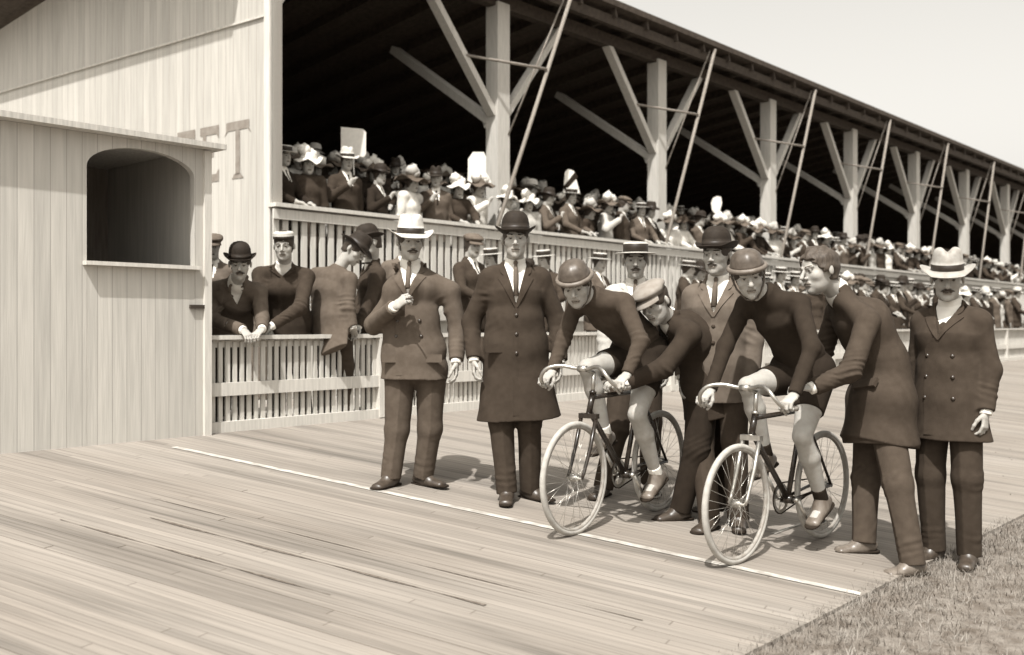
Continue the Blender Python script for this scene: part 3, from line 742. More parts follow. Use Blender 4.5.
# infield and spectator ground
g = MB(); g.add([uw(-14, 2.03-.004, 0), uw(82, 2.026, 0), uw(82, -40, 0), uw(-14, -40, 0)], [(0, 3, 2, 1)])
M_turf = mat('dry turf', .15, .95, .45, 9, .8, 60, dist=.02)
tag(g.build('infield', [M_turf]), kind='structure')
g = MB(); g.add([uw(-14, 7.06, .547), uw(82, 7.06, .547), uw(82, 30, .547), uw(-14, 30, .547)], [(0, 1, 2, 3)])
g.add([uw(-14, 7.06, -.06), uw(82, 7.06, -.06), uw(82, 7.06, .547), uw(-14, 7.06, .547)], [(0, 1, 2, 3)])
tag(g.build('spectator_ground', [M_dirt]), kind='structure')
M_grass = mat('dry grass blades', .18, .8, .45, 6, 0)
gr = MB(); random.seed(3)
for i in range(16000):
    u_ = random.uniform(2.6, 7.6); w_ = 2.10-abs(random.gauss(0, .35))+(random.uniform(0, .16) if i % 10 == 1 else 0) if i % 2 else random.uniform(.2, 2.05)
    if random.random() > 1.25-.5*max(0, 1.9-w_): continue
    p = uw(u_, w_, 0); h_ = random.uniform(.012, .045)*(1.8 if i % 13 == 0 else 1); q = random.uniform(0, 6.28); s_ = V3(math.cos(q), math.sin(q), 0)*random.uniform(.001, .0028); l_ = V3(math.cos(q+1.5), math.sin(q+1.5), 0)*random.uniform(.0, .06)
    gr.add([p-s_, p+s_, p+s_*.7+l_*.4+UP*h_*.6, p-s_*.7+l_*.4+UP*h_*.6], [(0, 1, 2, 3)]); gr.add([p-s_*.7+l_*.4+UP*h_*.6, p+s_*.7+l_*.4+UP*h_*.6, p+l_+UP*h_], [(0, 1, 2)])
tag(gr.build('grass', [M_grass]), 'short dry grass growing along the inner edge of the board track', 'grass', kind='stuff')
# ------------------------------------------------------------------ trackside fence
FW, FG = 6.95, .537
fence = bpy.data.objects.new('picket_fence', None); COL.objects.link(fence); fence.location = [float(c) for c in uw(4.22, FW, FG)]
tag(fence, 'low white picket fence at the track edge that the men lean on', 'fence')
fo = uw(4.22, FW, FG)
M_pick = M_paint
u0, u1 = 4.26, 62.
b = MB(); r_ = random.Random(4)
x = u0+.05
while x < u1:
    hz = .655+r_.uniform(-.004, .004); tw = r_.uniform(-.003, .003)
    b.box(uw(x, FW+.018, FG+.055+hz/2)-fo, U, W, UP, .0185+r_.uniform(-.002, .002), .009, hz/2); x += .066 if x < 30 else .13
b.build('slats', [M_paint2], fence)
b = MB(); b.box(uw((u0+u1)/2, FW, FG+.745)-fo, U, W, UP, (u1-u0)/2, .045, .017); b.box(uw((u0+u1)/2, FW+.035, FG+.695)-fo, U, W, UP, (u1-u0)/2, .008, .03); b.build('top_rail', [M_paint], fence)
b = MB(); b.box(uw((u0+u1)/2, FW-.012, FG+.335)-fo, U, W, UP, (u1-u0)/2, .018, .052); b.build('middle_rail', [M_paint], fence)
b = MB(); b.box(uw((u0+u1)/2, FW-.012, FG+.035)-fo, U, W, UP, (u1-u0)/2, .020, .045); b.build('bottom_rail', [M_paint], fence)
for i in range(24):
    b = MB(); b.box(V3(0, 0, 0), U, W, UP, .04, .03, .36); b.build('post', [M_paint], fence, uw(6.02+2.42*i, FW-.015, FG+.365)-fo)
# ------------------------------------------------------------------ ticket booth
bA = V3(-2.35, 7.73, 0); bz = gz(bA)
booth = bpy.data.objects.new('ticket_booth', None); COL.objects.link(booth); booth.location = (bA[0], bA[1], bz)
tag(booth, 'pale board booth with an arched opening at the end of the fence', 'booth')
booth.rotation_euler = (0, 0, math.atan2(U[1], U[0]))             # local x along the fence, local y away from the track
X_, Y_ = V3(1, 0, 0), V3(0, 1, 0); bh = 2.73-bz
b = MB(); xr = -.115; hwid = .42; xc = xr-hwid; spring = 2.50-bz; rise = .17; Lw = 2.4
b.box((-.0575, .03, bh/2-.3), X_, Y_, UP, .0575, .03, bh/2+.3); b.box(((-Lw+xc-hwid)/2, .03, bh/2-.3), X_, Y_, UP, (Lw+xc-hwid)/2, .03, bh/2+.3)
K = 20
for i in range(K):
    a0, a1 = math.pi*i/K, math.pi*(i+1)/K; x0, x1 = xc+hwid*math.cos(a0), xc+hwid*math.cos(a1); z0, z1 = spring+rise*math.sin(a0), spring+rise*math.sin(a1)
    for yy in (0, .06): b.add([(x0, yy, z0), (x1, yy, z1), (x1, yy, bh), (x0, yy, bh)], [(0, 1, 2, 3)])
    b.add([(x0, 0, z0), (x1, 0, z1), (x1, .06, z1), (x0, .06, z0)], [(0, 1, 2, 3)])
b.box((xc, .03, (1.80-bz)/2-.3), X_, Y_, UP, hwid-.001, .028, (1.80-bz)/2+.3)
b.build('front_wall', [M_booth], booth)
b = MB(); b.box((xc, .0, 1.80-bz+.015), X_, Y_, UP, hwid+.03, .06, .014); b.build('counter', [M_paint], booth)
b = MB(); b.box((-.03, .78, bh/2-.3), X_, Y_, UP, .03, .715, bh/2+.3); b.build('side_wall', [M_booth], booth)
b = MB(); b.box((-Lw+.03, .78, bh/2-.3), X_, Y_, UP, .03, .715, bh/2+.3); b.build('side_wall', [M_booth], booth)
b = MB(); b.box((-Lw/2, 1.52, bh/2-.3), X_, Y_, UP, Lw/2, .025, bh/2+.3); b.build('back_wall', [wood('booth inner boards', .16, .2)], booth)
b = MB(); b.box((-Lw/2+.02, .74, bh+.022), X_, Y_, UP, Lw/2+.07, .86, .02); b.build('roof', [M_paint2], booth)
b = MB(); b.box((-.085, -.012, .99), X_, Y_, UP, .075, .012, .014); b.build('latch', [M_eye], booth)
b = MB(); b.box((-.012, -.012, bh/2-.3), X_, Y_, UP, .03, .014, bh/2+.29); b.build('corner_board', [M_paint], booth)
# ------------------------------------------------------------------ tall lettered wall at the end of the stand
Q0 = V3(-2.68, 11.15, .3); D0 = unit(V3(-1.312, 1, 0)); N0 = V3(D0[1], -D0[0], 0); N0 = -N0 if N0[1] > 0 else N0
wall = MB(); wall.box((-6.5, .08, 3.4), X_, Y_, UP, 6.5, .07, 3.4)
wo = wall.build('board_wall', [M_wall], None, Q0); ang = math.atan2(-D0[1], -D0[0]); wo.rotation_euler = (0, 0, ang)
tag(wo, 'tall pale board wall with faded letters closing the end of the grandstand', 'wall')
lt = MB(); zt, zb = 3.73-.3, 3.07-.3
def rect(x0, x1, z0, z1): lt.add([(-x0, .004, z0), (-x1, .004, z0), (-x1, .004, z1), (-x0, .004, z1)], [(0, 1, 2, 3)])
def poly(pp): lt.add([(-x, .004, z) for x, z in pp], [tuple(range(len(pp)))])
def flip(lst): return lst
# letter T: x measured leftwards from the wall's corner
rect(.40, .82, zt-.10, zt); poly([(.40, zt-.10), (.36, zt-.16), (.43, zt-.10)]); poly([(.82, zt-.10), (.86, zt-.16), (.79, zt-.10)])
rect(.57, .65, zb+.04, zt-.102); poly([(.50, zb), (.72, zb), (.66, zb+.06), (.56, zb+.06)])
for x0 in (.96, 1.42):
    rect(x0, x0+.36, zt-.10, zt); rect(x0, x0+.36, zb, zb+.09); rect(x0+.24, x0+.31, zb+.09, zt-.10); rect(x0+.10, x0+.24, (zt+zb)/2-.035, (zt+zb)/2+.035)
    poly([(x0, zt-.10), (x0, zt-.16), (x0+.05, zt-.10)]); poly([(x0, zb+.09), (x0+.05, zb+.09), (x0, zb+.15)])
lo_ = lt.build('lettering', [M_letter], wo)
# the plane y = .004 lies just in front of the boards (whose face is at y = .01)
b = MB(); b.box((-6.5, -.006, 4.85-.3), X_, Y_, UP, 6.5, .012, .012); b.build('batten', [M_paint2], wo)
b = MB(); b.box((-.05, -.014, 3.4), X_, Y_, UP, .05, .014, 3.35); b.build('corner_board', [M_paint], wo)
# ------------------------------------------------------------------ grandstand
WP, WE, ZE, ZF = 10.2, 9.6, 5.23+CAMZ, 1.73
gs = bpy.data.objects.new('grandstand', None); COL.objects.link(gs); so_ = uw(6.6, 9.4, .547); gs.location = [float(c) for c in so_]; gs['label'] = 'long covered grandstand with dark roof and pale timber posts'; gs['category'] = 'grandstand'
gs.rotation_euler = (0, 0, math.atan2(U[1], U[0]))
def G(u_, w_, z_): return V3(u_-6.6, w_-9.4, z_-.547)
UE = 62.; u0s = 6.45
R_W, R_Z = 19.0, 5.35
b = MB(); b.add([G(u0s-1, WE, ZE), G(UE, WE, ZE), G(UE, R_W, R_Z), G(u0s-1, R_W, R_Z)], [(0, 1, 2, 3)])
b.add([G(u0s-1, WE, ZE+.10), G(UE, WE, ZE+.10), G(UE, R_W, R_Z+.10), G(u0s-1, R_W, R_Z+.10)], [(3, 2, 1, 0)])
b.add([G(u0s-1, WE, ZE), G(UE, WE, ZE), G(UE, WE, ZE+.10), G(u0s-1, WE, ZE+.10)], [(3, 2, 1, 0)])
b.add([G(u0s-1, WE, ZE), G(u0s-1, WE, ZE+.10), G(u0s-1, R_W, R_Z+.10), G(u0s-1, R_W, R_Z)], [(3, 2, 1, 0)])
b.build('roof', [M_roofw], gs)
b = MB()
for i in range(60):
    uu = u0s+.5+i*.93
    if uu < UE: b.beam(G(uu, WE+.05, ZE-.08), G(uu, R_W-.05, R_Z-.08), X_, .025, .075)
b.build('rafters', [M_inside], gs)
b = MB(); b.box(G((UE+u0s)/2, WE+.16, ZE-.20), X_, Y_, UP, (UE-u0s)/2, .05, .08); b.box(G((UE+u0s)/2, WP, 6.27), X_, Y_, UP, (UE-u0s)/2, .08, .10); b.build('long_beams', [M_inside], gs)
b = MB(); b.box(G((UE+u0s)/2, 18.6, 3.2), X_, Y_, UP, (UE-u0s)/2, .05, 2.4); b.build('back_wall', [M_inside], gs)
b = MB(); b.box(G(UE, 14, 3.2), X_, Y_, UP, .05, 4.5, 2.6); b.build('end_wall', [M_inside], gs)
TIER = [(9.42, 10.35, 1.73), (10.35, 11.05, 1.92), (11.05, 11.75, 2.12), (11.75, 12.6, 2.32), (12.6, 18.5, 2.5)]
for a, c_, z_ in TIER:
    b = MB(); b.box(G((UE+u0s)/2, (a+c_)/2, (z_+.56)/2), X_, Y_, UP, (UE-u0s)/2, (c_-a)/2-.001, (z_-.56)/2); b.build('step', [M_step], gs)
# front balustrade of the stand
uf = 6.52; b = MB(); x = uf+.06; r_ = random.Random(9)
while x < UE:
    b.box(G(x, 9.36, 2.08), X_, Y_, UP, .036+r_.uniform(-.003, .003), .011, .57); x += .128
b.build('balustrade_slats', [M_paint], gs)
b = MB(); b.box(G((uf+UE)/2, 9.345, 2.715), X_, Y_, UP, (UE-uf)/2, .075, .022); b.box(G((uf+UE)/2, 9.32, 2.615), X_, Y_, UP, (UE-uf)/2, .016, .055); b.build('balustrade_rail', [M_paint], gs)
b = MB(); b.box(G((uf+UE)/2, 9.30, 1.50), X_, Y_, UP, (UE-uf)/2, .02, .06); b.box(G((uf+UE)/2, 9.37, 1.0), X_, Y_, UP, (UE-uf)/2, .02, .45); b.build('skirt_boards', [M_paint2], gs)
M_post = wood('post timber', .46, .12); M_strut = wood('strut timber', .20, .2)
for i in range(12):
    up = 11.17+4.33*(i-1)
    if up < 7.2 and i: continue
    if i == 0:                                                    # half bay beside the wall
        b = MB(); b.beam(G(6.75, WE+.1, 5.0), G(7.7, WE+.1, 6.4), Y_, .06, .05); b.build('brace', [M_post], gs); continue
    b = MB(); b.box(V3(0, 0, 2.25), X_, Y_, UP, .135, .12, 2.25); po = b.build('post', [M_post], gs, G(up, WP, 1.73))
    zc = 4.60-1.73
    b = MB(); b.beam((-.12, 0, zc-.05), (-1.55, 0, zc+1.6), Y_, .075, .05); b.build('brace', [M_post], po)
    b = MB(); b.beam((.12, 0, zc-.05), (1.45, 0, zc+1.6), Y_, .075, .05); b.build('brace', [M_post], po)
    b = MB(); b.beam((-.02, .12, zc-.12), (-.02, 2.3, zc+1.35), X_, .10, .06); b.build('brace', [M_post], po)
    b = MB(); b.beam((-.10, .10, zc-.22), (.06, .30, zc-.02), X_, .05, .05); b.build('cleat', [M_paint], po)
    b = MB(); b.tube([G(up+1.1, WE+.03, ZE-.05)-G(up, WP, 1.73), G(up-1.25, 9.50, 1.74)-G(up, WP, 1.73)], .030, 8); b.build('raking_strut', [M_strut], po)
    b = MB(); b.tube([G(up+1.0, WE+.08, ZE-.08)-G(up, WP, 1.73), V3(.10, -.12, 4.25-1.73)], .014, 6); b.build('tie_rod', [M_strut], po)
    b = MB(); b.tube([V3(-.76, -.06, zc+.70), G(up+.40, 9.57, 5.22)-G(up, WP, 1.73)], .022, 6); b.build('cross_strut', [M_strut], po)
print('setting done')
# ------------------------------------------------------------------ bicycles
def bicycle(contact, heading, label, forkm=None):
    h = unit([heading[0], heading[1], 0]); l = np.cross(UP, h); o0 = V3(contact[0], contact[1], 0)-h*.54; z = gz(V3(contact[0], contact[1], 0)); o0[2] = z
    e = bpy.data.objects.new('bicycle', None); COL.objects.link(e); e.location = [float(c) for c in o0]; e.rotation_euler = (0, 0, math.atan2(h[1], h[0]))
    tag(e, label, 'bicycle', 'racing bicycles on the start line')
    BB = V3(0, 0, .285); RH = V3(-.42, 0, .325); FH = V3(.54, 0, .325); SC_ = V3(-.17, 0, .79); HT = V3(.355, 0, .80); HB = V3(.395, 0, .685)
    b = MB()
    for a, c_, r in ((BB, SC_, .0150), (BB, HB-V3(.003, 0, -.02), .0165), (SC_, HT-V3(-.003, 0, .02), .0145), (HB, HT, .018)): b.tube([a, c_], r, 12)
    for g in (-1, 1):
        b.tube([SC_+V3(0, g*.012, -.01), RH+V3(0, g*.055, 0)], .0085, 8); b.tube([BB+V3(0, g*.03, 0), RH+V3(0, g*.055, 0)], .0095, 8)
    b.tube([BB-V3(0, .035, 0), BB+V3(0, .035, 0)], .024, 14); b.tube([RH-V3(0, .06, 0), RH+V3(0, .06, 0)], .012, 8)
    b.tube([SC_, SC_+V3(-.025, 0, .11)], .0125, 10)
    b.build('frame', [M_enamel], e)
    b = MB(); cr = HB-V3(0, 0, .012)
    b.box(cr, X_, Y_, UP, .018, .062, .014)
    for g in (-1, 1): b.tube([cr+V3(0, g*.052, 0), cr*.5+FH*.5+V3(-.012, g*.052, 0), FH+V3(-.02, g*.05, .03), FH+V3(0, g*.05, 0)], [.0125, .0115, .0095, .009], 8)
    b.tube([HB+V3(.003, 0, -.006), HB], .021, 12); b.tube([HT, HT+V3(-.004, 0, .014)], .021, 12)
    b.build('fork', [forkm or M_nickel], e)
    b = MB(); st = HT+V3(-.012, 0, .135); b.tube([HT, st], .0125, 10); b.tube([st-V3(0, 0, .01), V3(.46, 0, .948)], .0125, 10); b.tube([V3(.46, -.028, .95), V3(.46, .028, .95)], .019, 10); b.build('stem', [M_nickel], e)
    pts = [V3(.42, -.275, .852), V3(.475, -.262, .855), V3(.525, -.25, .875), V3(.55, -.225, .918), V3(.54, -.185, .955), V3(.50, -.12, .966), V3(.465, -.04, .952)]
    fine = []
    full = pts+[V3(p[0], -p[1], p[2]) for p in pts[::-1]]
    for i in range(len(full)-1):
        p0 = full[max(0, i-1)]; p1, p2 = full[i], full[i+1]; p3 = full[min(len(full)-1, i+2)]
        for k in range(4):
            t_ = k/4; fine.append(.5*((2*p1)+(-p0+p2)*t_+(2*p0-5*p1+4*p2-p3)*t_**2+(-p0+3*p1-3*p2+p3)*t_**3))
    fine.append(full[-1])
    b = MB(); b.tube(fine, .0115, 10); hb = b.build('handlebar', [M_nickel], e)
    for g in (1, -1): b = MB(); b.tube([V3(.40, -g*.278, .850), V3(.42, -g*.275, .852), V3(.475, -g*.262, .855), V3(.505, -g*.255, .865)], .0155, 10); b.build('grip', [M_grip], hb)
    s_ = Vox(V3(-.40, -.12, .84), V3(.02, .12, .98), .006)
    s_.seg(V3(-.30, 0, .915), V3(-.20, 0, .918), .075, .022, .05, .018, side=Y_, k=.02); s_.seg(V3(-.20, 0, .918), V3(-.06, 0, .915), .045, .018, .016, .014, side=Y_, k=.02)
    sd_ = s_.build('saddle', [M_leather], e)
    b = MB(); 
    for g in (-1, 1): b.tube([V3(-.29, g*.035, .90), V3(-.2, g*.025, .885), V3(-.08, g*.008, .90)], .004, 6)
    b.build('rails', [M_nickel], sd_)
    for c_ in (FH, RH):
        b = MB(); R = .300; n = 64
        ring = lambda R_, r_, sq=1.0: [c_+V3(R_*math.cos(2*math.pi*i/n), 0, R_*math.sin(2*math.pi*i/n)) for i in range(n)]
        b.tube(ring(R-.004, 0), .0125, 8, closed=True); wh = b.build('wheel', [M_rim], e)
        b = MB(); b.tube(ring(R+.010, 0), .0165, 12, closed=True); b.build('tyre', [M_tyre], wh)
        b = MB()
        for i in range(32):
            a = 2*math.pi*i/32; sg = 1 if i % 2 else -1; a2 = a+(1.25 if (i//2) % 2 else -1.25)
            b.tube([c_+V3(.019*math.cos(a2), sg*.028, .019*math.sin(a2)), c_+V3((R-.014)*math.cos(a), sg*.003, (R-.014)*math.sin(a))], .0013, 4)
        b.build('spokes', [M_nickel], wh)
        b = MB(); b.tube([c_-V3(0, .05, 0), c_-V3(0, .03, 0), c_-V3(0, .026, 0), c_+V3(0, .026, 0), c_+V3(0, .03, 0), c_+V3(0, .05, 0)], [.008, .008, .02, .02, .008, .008], 12); b.build('hub', [M_nickel], wh)
    b = MB(); n = 56; cy = -.045
    out = []; inn = []
    for i in range(n*2):
        a = math.pi*i/n; r = .088 if i % 4 < 2 else .082; out.append(BB+V3(r*math.cos(a), cy, r*math.sin(a)-0)); inn.append(BB+V3(.066*math.cos(a), cy, .066*math.sin(a)))
    m_ = len(out)
    for dy in (0, .004):
        b.add([p+V3(0, dy, 0) for p in out+inn], [(i, (i+1) % m_, m_+(i+1) % m_, m_+i) for i in range(m_)])
    for i in range(5): a = 2*math.pi*i/5; b.tube([BB+V3(0, cy+.002, 0), BB+V3(.07*math.cos(a), cy+.002, .07*math.sin(a))], .006, 6)
    ck = b.build('chainring', [M_nickel], e)
    for g, pp in ((-1, V3(.10, -.075, .42)), (1, V3(-.10, .075, .15))):
        b = MB(); b.tube([V3(0, g*.03, .285), V3(0, g*.068, .285)], .012, 8); b.tube([V3(0, g*.066, .285), pp], [.012, .009], 8); cr_ = b.build('crank', [M_nickel], e)
        b = MB(); q = pp+V3(0, g*.055, 0); b.box(q, X_, Y_, UP, .04, .042, .004); b.tube([pp, q+V3(0, g*.04, 0)], .006, 6); b.box(q+V3(.038, 0, .008), X_, Y_, UP, .003, .042, .012); b.box(q-V3(.038, 0, -.008), X_, Y_, UP, .003, .042, .012)
        b.build('pedal', [M_nickel], cr_)
    b = MB(); ch = []
    for i in range(9): a = math.pi/2-math.pi*i/8; ch.append(BB+V3(.090*math.cos(a), cy+.002, .090*math.sin(a)))
    for i in range(7): a = -math.pi/2-math.pi*i/6; ch.append(RH+V3(.034*math.cos(a), cy+.002, .034*math.sin(a)))
    b.tube(ch, .0045, 6, closed=True); b.build('chain', [M_dk], e)
    return lambda x_, y_, z_: o0+h*x_+l*y_+UP*z_, h, l
K1 = bicycle((.36, 5.74), (-.621, -.784), 'racing bicycle with pale tyres under the rider beside the man in the long overcoat', M_enamel)
K2 = bicycle((1.22, 5.42), (-.704, -.71), 'racing bicycle held by the bareheaded man near the grass')
def rider(K, label, head, neck, chest, shz, shx, elb, hat, hface, seed, jm, shoe, sock, sockm):
    B, h, l = K
    J = dict(root=B(0, 0, 0), f=h, H=1.7, pel=B(-.19, 0, 1.0), mid=B(-.13, 0, 1.13), chest=B(*chest), neck=B(*neck), head=B(*head))
    for n, g in (('R', -1), ('L', 1)):
        J['sh'+n] = B(shx, g*.175+neck[1], shz); J['el'+n] = B(elb[0], g*.275, elb[1]); J['wr'+n] = B(.405, g*.262, .918)
        J['hd'+n] = (h*.86-UP*.38, -UP*.85-h*.4, 1.35, 1.0); J['hip'+n] = B(-.17, g*.09, .985)
    J['knR'] = B(.225, -.125, .945); J['anR'] = B(.03, -.125, .535); J['toR'] = h*.95-UP*.25
    J['knL'] = B(.07, .13, .665); J['anL'] = B(-.155, .128, .285); J['toL'] = h*.9-UP*.42
    J['hf'] = hface; J['hu'] = UP+h*.25; J['sock'] = sock; J['sockm'] = sockm
    return person(J, label, 'racing cyclists on the start line', coat='jersey', cm=jm, trou=M_dk, shoe=shoe, hat=hat, shirt=False, bare=True, seed=seed, cres=.007)
h1 = K1[1]; h2 = K2[1]
rider(K1, 'cyclist in padded helmet bent low over the handlebar, left of the two riders', (.36, -.115, 1.445), (.22, -.08, 1.375), (.08, -.05, 1.29), 1.335, .16, (.27, 1.11), 'helmet', V3(-.22, -.9, -.45), 3.1, cloth('jersey one', .045), M_tan, .05, M_white)
rider(K2, 'cyclist in smooth helmet with dark jersey facing the camera, held by the bareheaded man', (.29, -.085, 1.575), (.15, -.05, 1.475), (.04, -.02, 1.34), 1.415, .09, (.23, 1.17), 'helmet', V3(-.12, -1, -.28), 5.3, cloth('jersey two', .022), M_tan, .075, M_dk)
print('riders done')
# ------------------------------------------------------------------ the men on the track
J = stand(-.67, 6.6, 1.73, (.10, -1), V3(.30, -1, -.12), stance=.13)
J['elR'] = P(374, 325, 6.62); J['wrR'] = P(394, 307, 6.33); J['hdR'] = (unit(V3(.75, -.15, .55)), V3(.2, .75, -.5), 1.0); J['shR'] = P(397, 292, 6.62)
J['elL'] = P(458, 330, 6.62); J['wrL'] = P(456, 362, 6.5); J['shL'] = P(450, 292, 6.62)
J['pel'] = P(414, 352, 6.6); J['hem'] = P(414, 379, 6.6); J['hipR'] = P(400, 375, 6.6); J['hipL'] = P(431, 375, 6.6); J['knR'] = P(397, 430, 6.58); J['knL'] = P(430, 428, 6.62)
J['anR'] = P(391, 475, 6.56); J['anR'][2] = gz(J['anR'])+.087; J['anL'] = P(423, 474, 6.66); J['anL'][2] = gz(J['anL'])+.087
J['toR'] = V3(-.45, -.8, 0); J['toL'] = V3(.85, -.5, 0)
person(J, 'man in pale banded hat and double-breasted coat holding a cigar before the fence', None, 'sack', M_brown, .70, (.225, .165), cloth('trousers stripe', .065), None, 'fedora', M_feltg, True, vlen=.22, seed=1.3, cigar=True, buttons=[(.07, .38), (-.07, .38), (.08, .48), (-.08, .48)], pocket=[(.12, -.05), (-.12, -.05)])
J = stand(.02, 6.45, 1.80, (.05, -1), V3(.0, -1, -.03), stance=.085)
J['elR'] = P(471, 322, 6.5); J['wrR'] = P(474, 360, 6.4); J['elL'] = P(558, 322, 6.5); J['wrL'] = P(560, 362, 6.4); J['hem'] = P(519, 418, 6.47)
J['anR'] = P(507, 486, 6.40); J['anR'][2] = gz(J['anR'])+.087; J['anL'] = P(530, 482, 6.52); J['anL'][2] = gz(J['anL'])+.087; J['toR'] = V3(-.05, -1, 0); J['toL'] = V3(.75, -.6, 0)
person(J, 'tall clean-shaven man in black bowler and knee-length overcoat', None, 'over', cloth('overcoat', .034), .75, (.275, .19), M_dark, None, 'bowler', M_felt, False, vlen=.27, seed=2.2, buttons=[(.0, .34), (.0, .46), (.0, .58)], pocket=[(.12, -.02)])
# boater man and bowler man behind the bicycles
J = stand(.86, 6.95, 1.72, (-.15, -1), V3(-.12, -1, -.04)); J['anR'] = P(603, 485, 6.75); J['anR'][2] = gz(J['anR'])+.087; J['toR'] = V3(-.5, -.9, 0)
J['knR'] = P(617, 430, 6.8)
person(J, 'moustached man in dark-banded boater and pale jacket behind the flat-capped helper', None, 'sack', M_lt, .76, (.20, .145), M_dark, None, 'boater', M_straw, True, vlen=.18, seed=3.3, cres=.009)
J = stand(1.30, 6.30, 1.80, (-.45, -1), V3(-.62, -1, -.05), stance=.10); J['anR'] = P(710, 522, 6.1); J['anR'][2] = gz(J['anR'])+.087; J['anL'] = P(738, 515, 6.2); J['anL'][2] = gz(J['anL'])+.087
J['toR'] = V3(-.6, -.7, 0)
person(J, 'moustached man in black bowler and grey suit standing between the two bicycles', None, 'sack', M_grey, .76, (.20, .145), M_dark, None, 'bowler', M_felt, True, vlen=.22, seed=4.1, buttons=[(.0, .30), (.0, .40)])
# flat-capped helper holding the first rider
J = dict(root=V3(1.05, 6.35, gz((1.05, 6.35))), f=unit(V3(-.93, -.35, 0)), H=1.7, pel=P(712, 388, 6.42), mid=P(703, 360, 6.38), chest=P(688, 335, 6.3), neck=P(670, 319, 6.22), head=P(655, 303, 6.12))
J['hf'] = V3(-.62, -.72, -.42); J['hu'] = UP+V3(-.3, 0, 0)
J.update(shL=P(690, 334, 6.05), shR=P(668, 322, 6.42), elL=P(664, 368, 5.98), wrL=P(626, 384, 5.98), elR=P(648, 352, 6.5), wrR=P(616, 378, 6.38), hipL=P(704, 392, 6.32), hipR=P(716, 390, 6.5), knL=P(696, 450, 6.25), anL=P(680, 503, 6.28), knR=P(720, 452, 6.5), anR=P(716, 506, 6.6), toL=V3(-.95, -.3, 0), toR=V3(-.9, -.4, 0), hem=P(716, 412, 6.42), dep=1.2, side_on=True)
J['hdL'] = (unit(V3(-.95, -.1, .1)), V3(-.1, .3, -1), .9); J['hdR'] = (unit(V3(-.95, -.1, .0)), V3(-.1, -.3, -1), .9)
for n in 'RL': J['an'+n][2] = gz(J['an'+n])+.087
person(J, 'stooping man in pale flat cap and dark suit holding up the first cyclist', None, 'sack', cloth('suit one', .028), .95, (.20, .18), M_dk, None, 'cap', cloth('cap', .22), False, vlen=.12, seed=5.7, tie=False)
# bareheaded helper holding the second rider
J = dict(root=V3(2.1, 5.7, gz((2.1, 5.7))), f=unit(V3(-.95, -.25, 0)), H=1.75, pel=P(887, 402, 5.88), mid=P(881, 362, 5.9), chest=P(862, 323, 5.9), neck=P(837, 290, 5.87), head=P(819, 271, 5.80))
J['hf'] = V3(-.93, -.40, -.12); J['hu'] = UP+V3(-.25, 0, 0)
J.update(shL=P(868, 322, 5.68), shR=P(838, 312, 6.08), elL=P(850, 372, 5.52), wrL=P(812, 388, 5.50), elR=P(822, 352, 6.12), wrR=P(802, 376, 6.0), hipL=P(884, 410, 5.78), hipR=P(872, 408, 5.98), knL=P(898, 485, 5.62), anL=P(913, 556, 5.52), knR=P(866, 478, 5.95), anR=P(864, 536, 5.86), toL=V3(-.98, -.2, 0), toR=V3(-.98, -.1, 0), hem=P(880, 442, 5.86), dep=1.22, side_on=True)
J['hdL'] = (unit(V3(-.95, -.1, .05)), V3(-.1, .3, -1), .9); J['hdR'] = (unit(V3(-.9, -.3, .0)), V3(-.1, -.3, -1), .9)
for n in 'RL': J['an'+n][2] = gz(J['an'+n])+.087
hb = person(J, 'bareheaded man in dark suit leaning over to hold up the second cyclist', None, 'sack', cloth('suit two', .042), .7, (.245, .215), cloth('suit three', .05), M_tan, None, None, False, M_hair2, vlen=.08, seed=6.6, tie=False, lapel=False, headscale=1.13)
ckt = [c_ for c_ in hb.children if c_.name.startswith('coat')][0]
og = V3(0, 0, CAMZ)-np.array(hb.location); ok_, hp_, nn_, ii_ = ckt.ray_cast(Vector([float(q) for q in og]), Vector([float(q) for q in unit(P(866, 384, 1)-V3(0, 0, CAMZ))]))
if ok_:
    n_ = unit(V3(*nn_)); sx_ = unit(np.cross(UP, n_)+UP*.12); b = MB(); b.box(V3(0, 0, 0), sx_, n_, unit(np.cross(sx_, n_)), .085, .010, .028); b.build('pocket_flap', [cloth('suit two', .042)], ckt, V3(*hp_)+n_*.004)
# man at the right
J = stand(2.54, 5.80, 1.77, (-.72, -.69), V3(-.42, -1, -.20), stance=.10); J['dep'] = 1.15
person(J, 'stout moustached man in broad pale felt hat and double-breasted coat', None, 'sack', cloth('pea coat', .038), .72, (.235, .17), M_dark, None, 'fedora', mat('soft grey felt', .30, .8, .15, 30, .2, 300), True, vlen=.19, seed=7.9, tie=False, buttons=[(.07, .30), (-.07, .30), (.075, .42), (-.075, .42), (.08, .54), (-.08, .54)])
print('track men done')
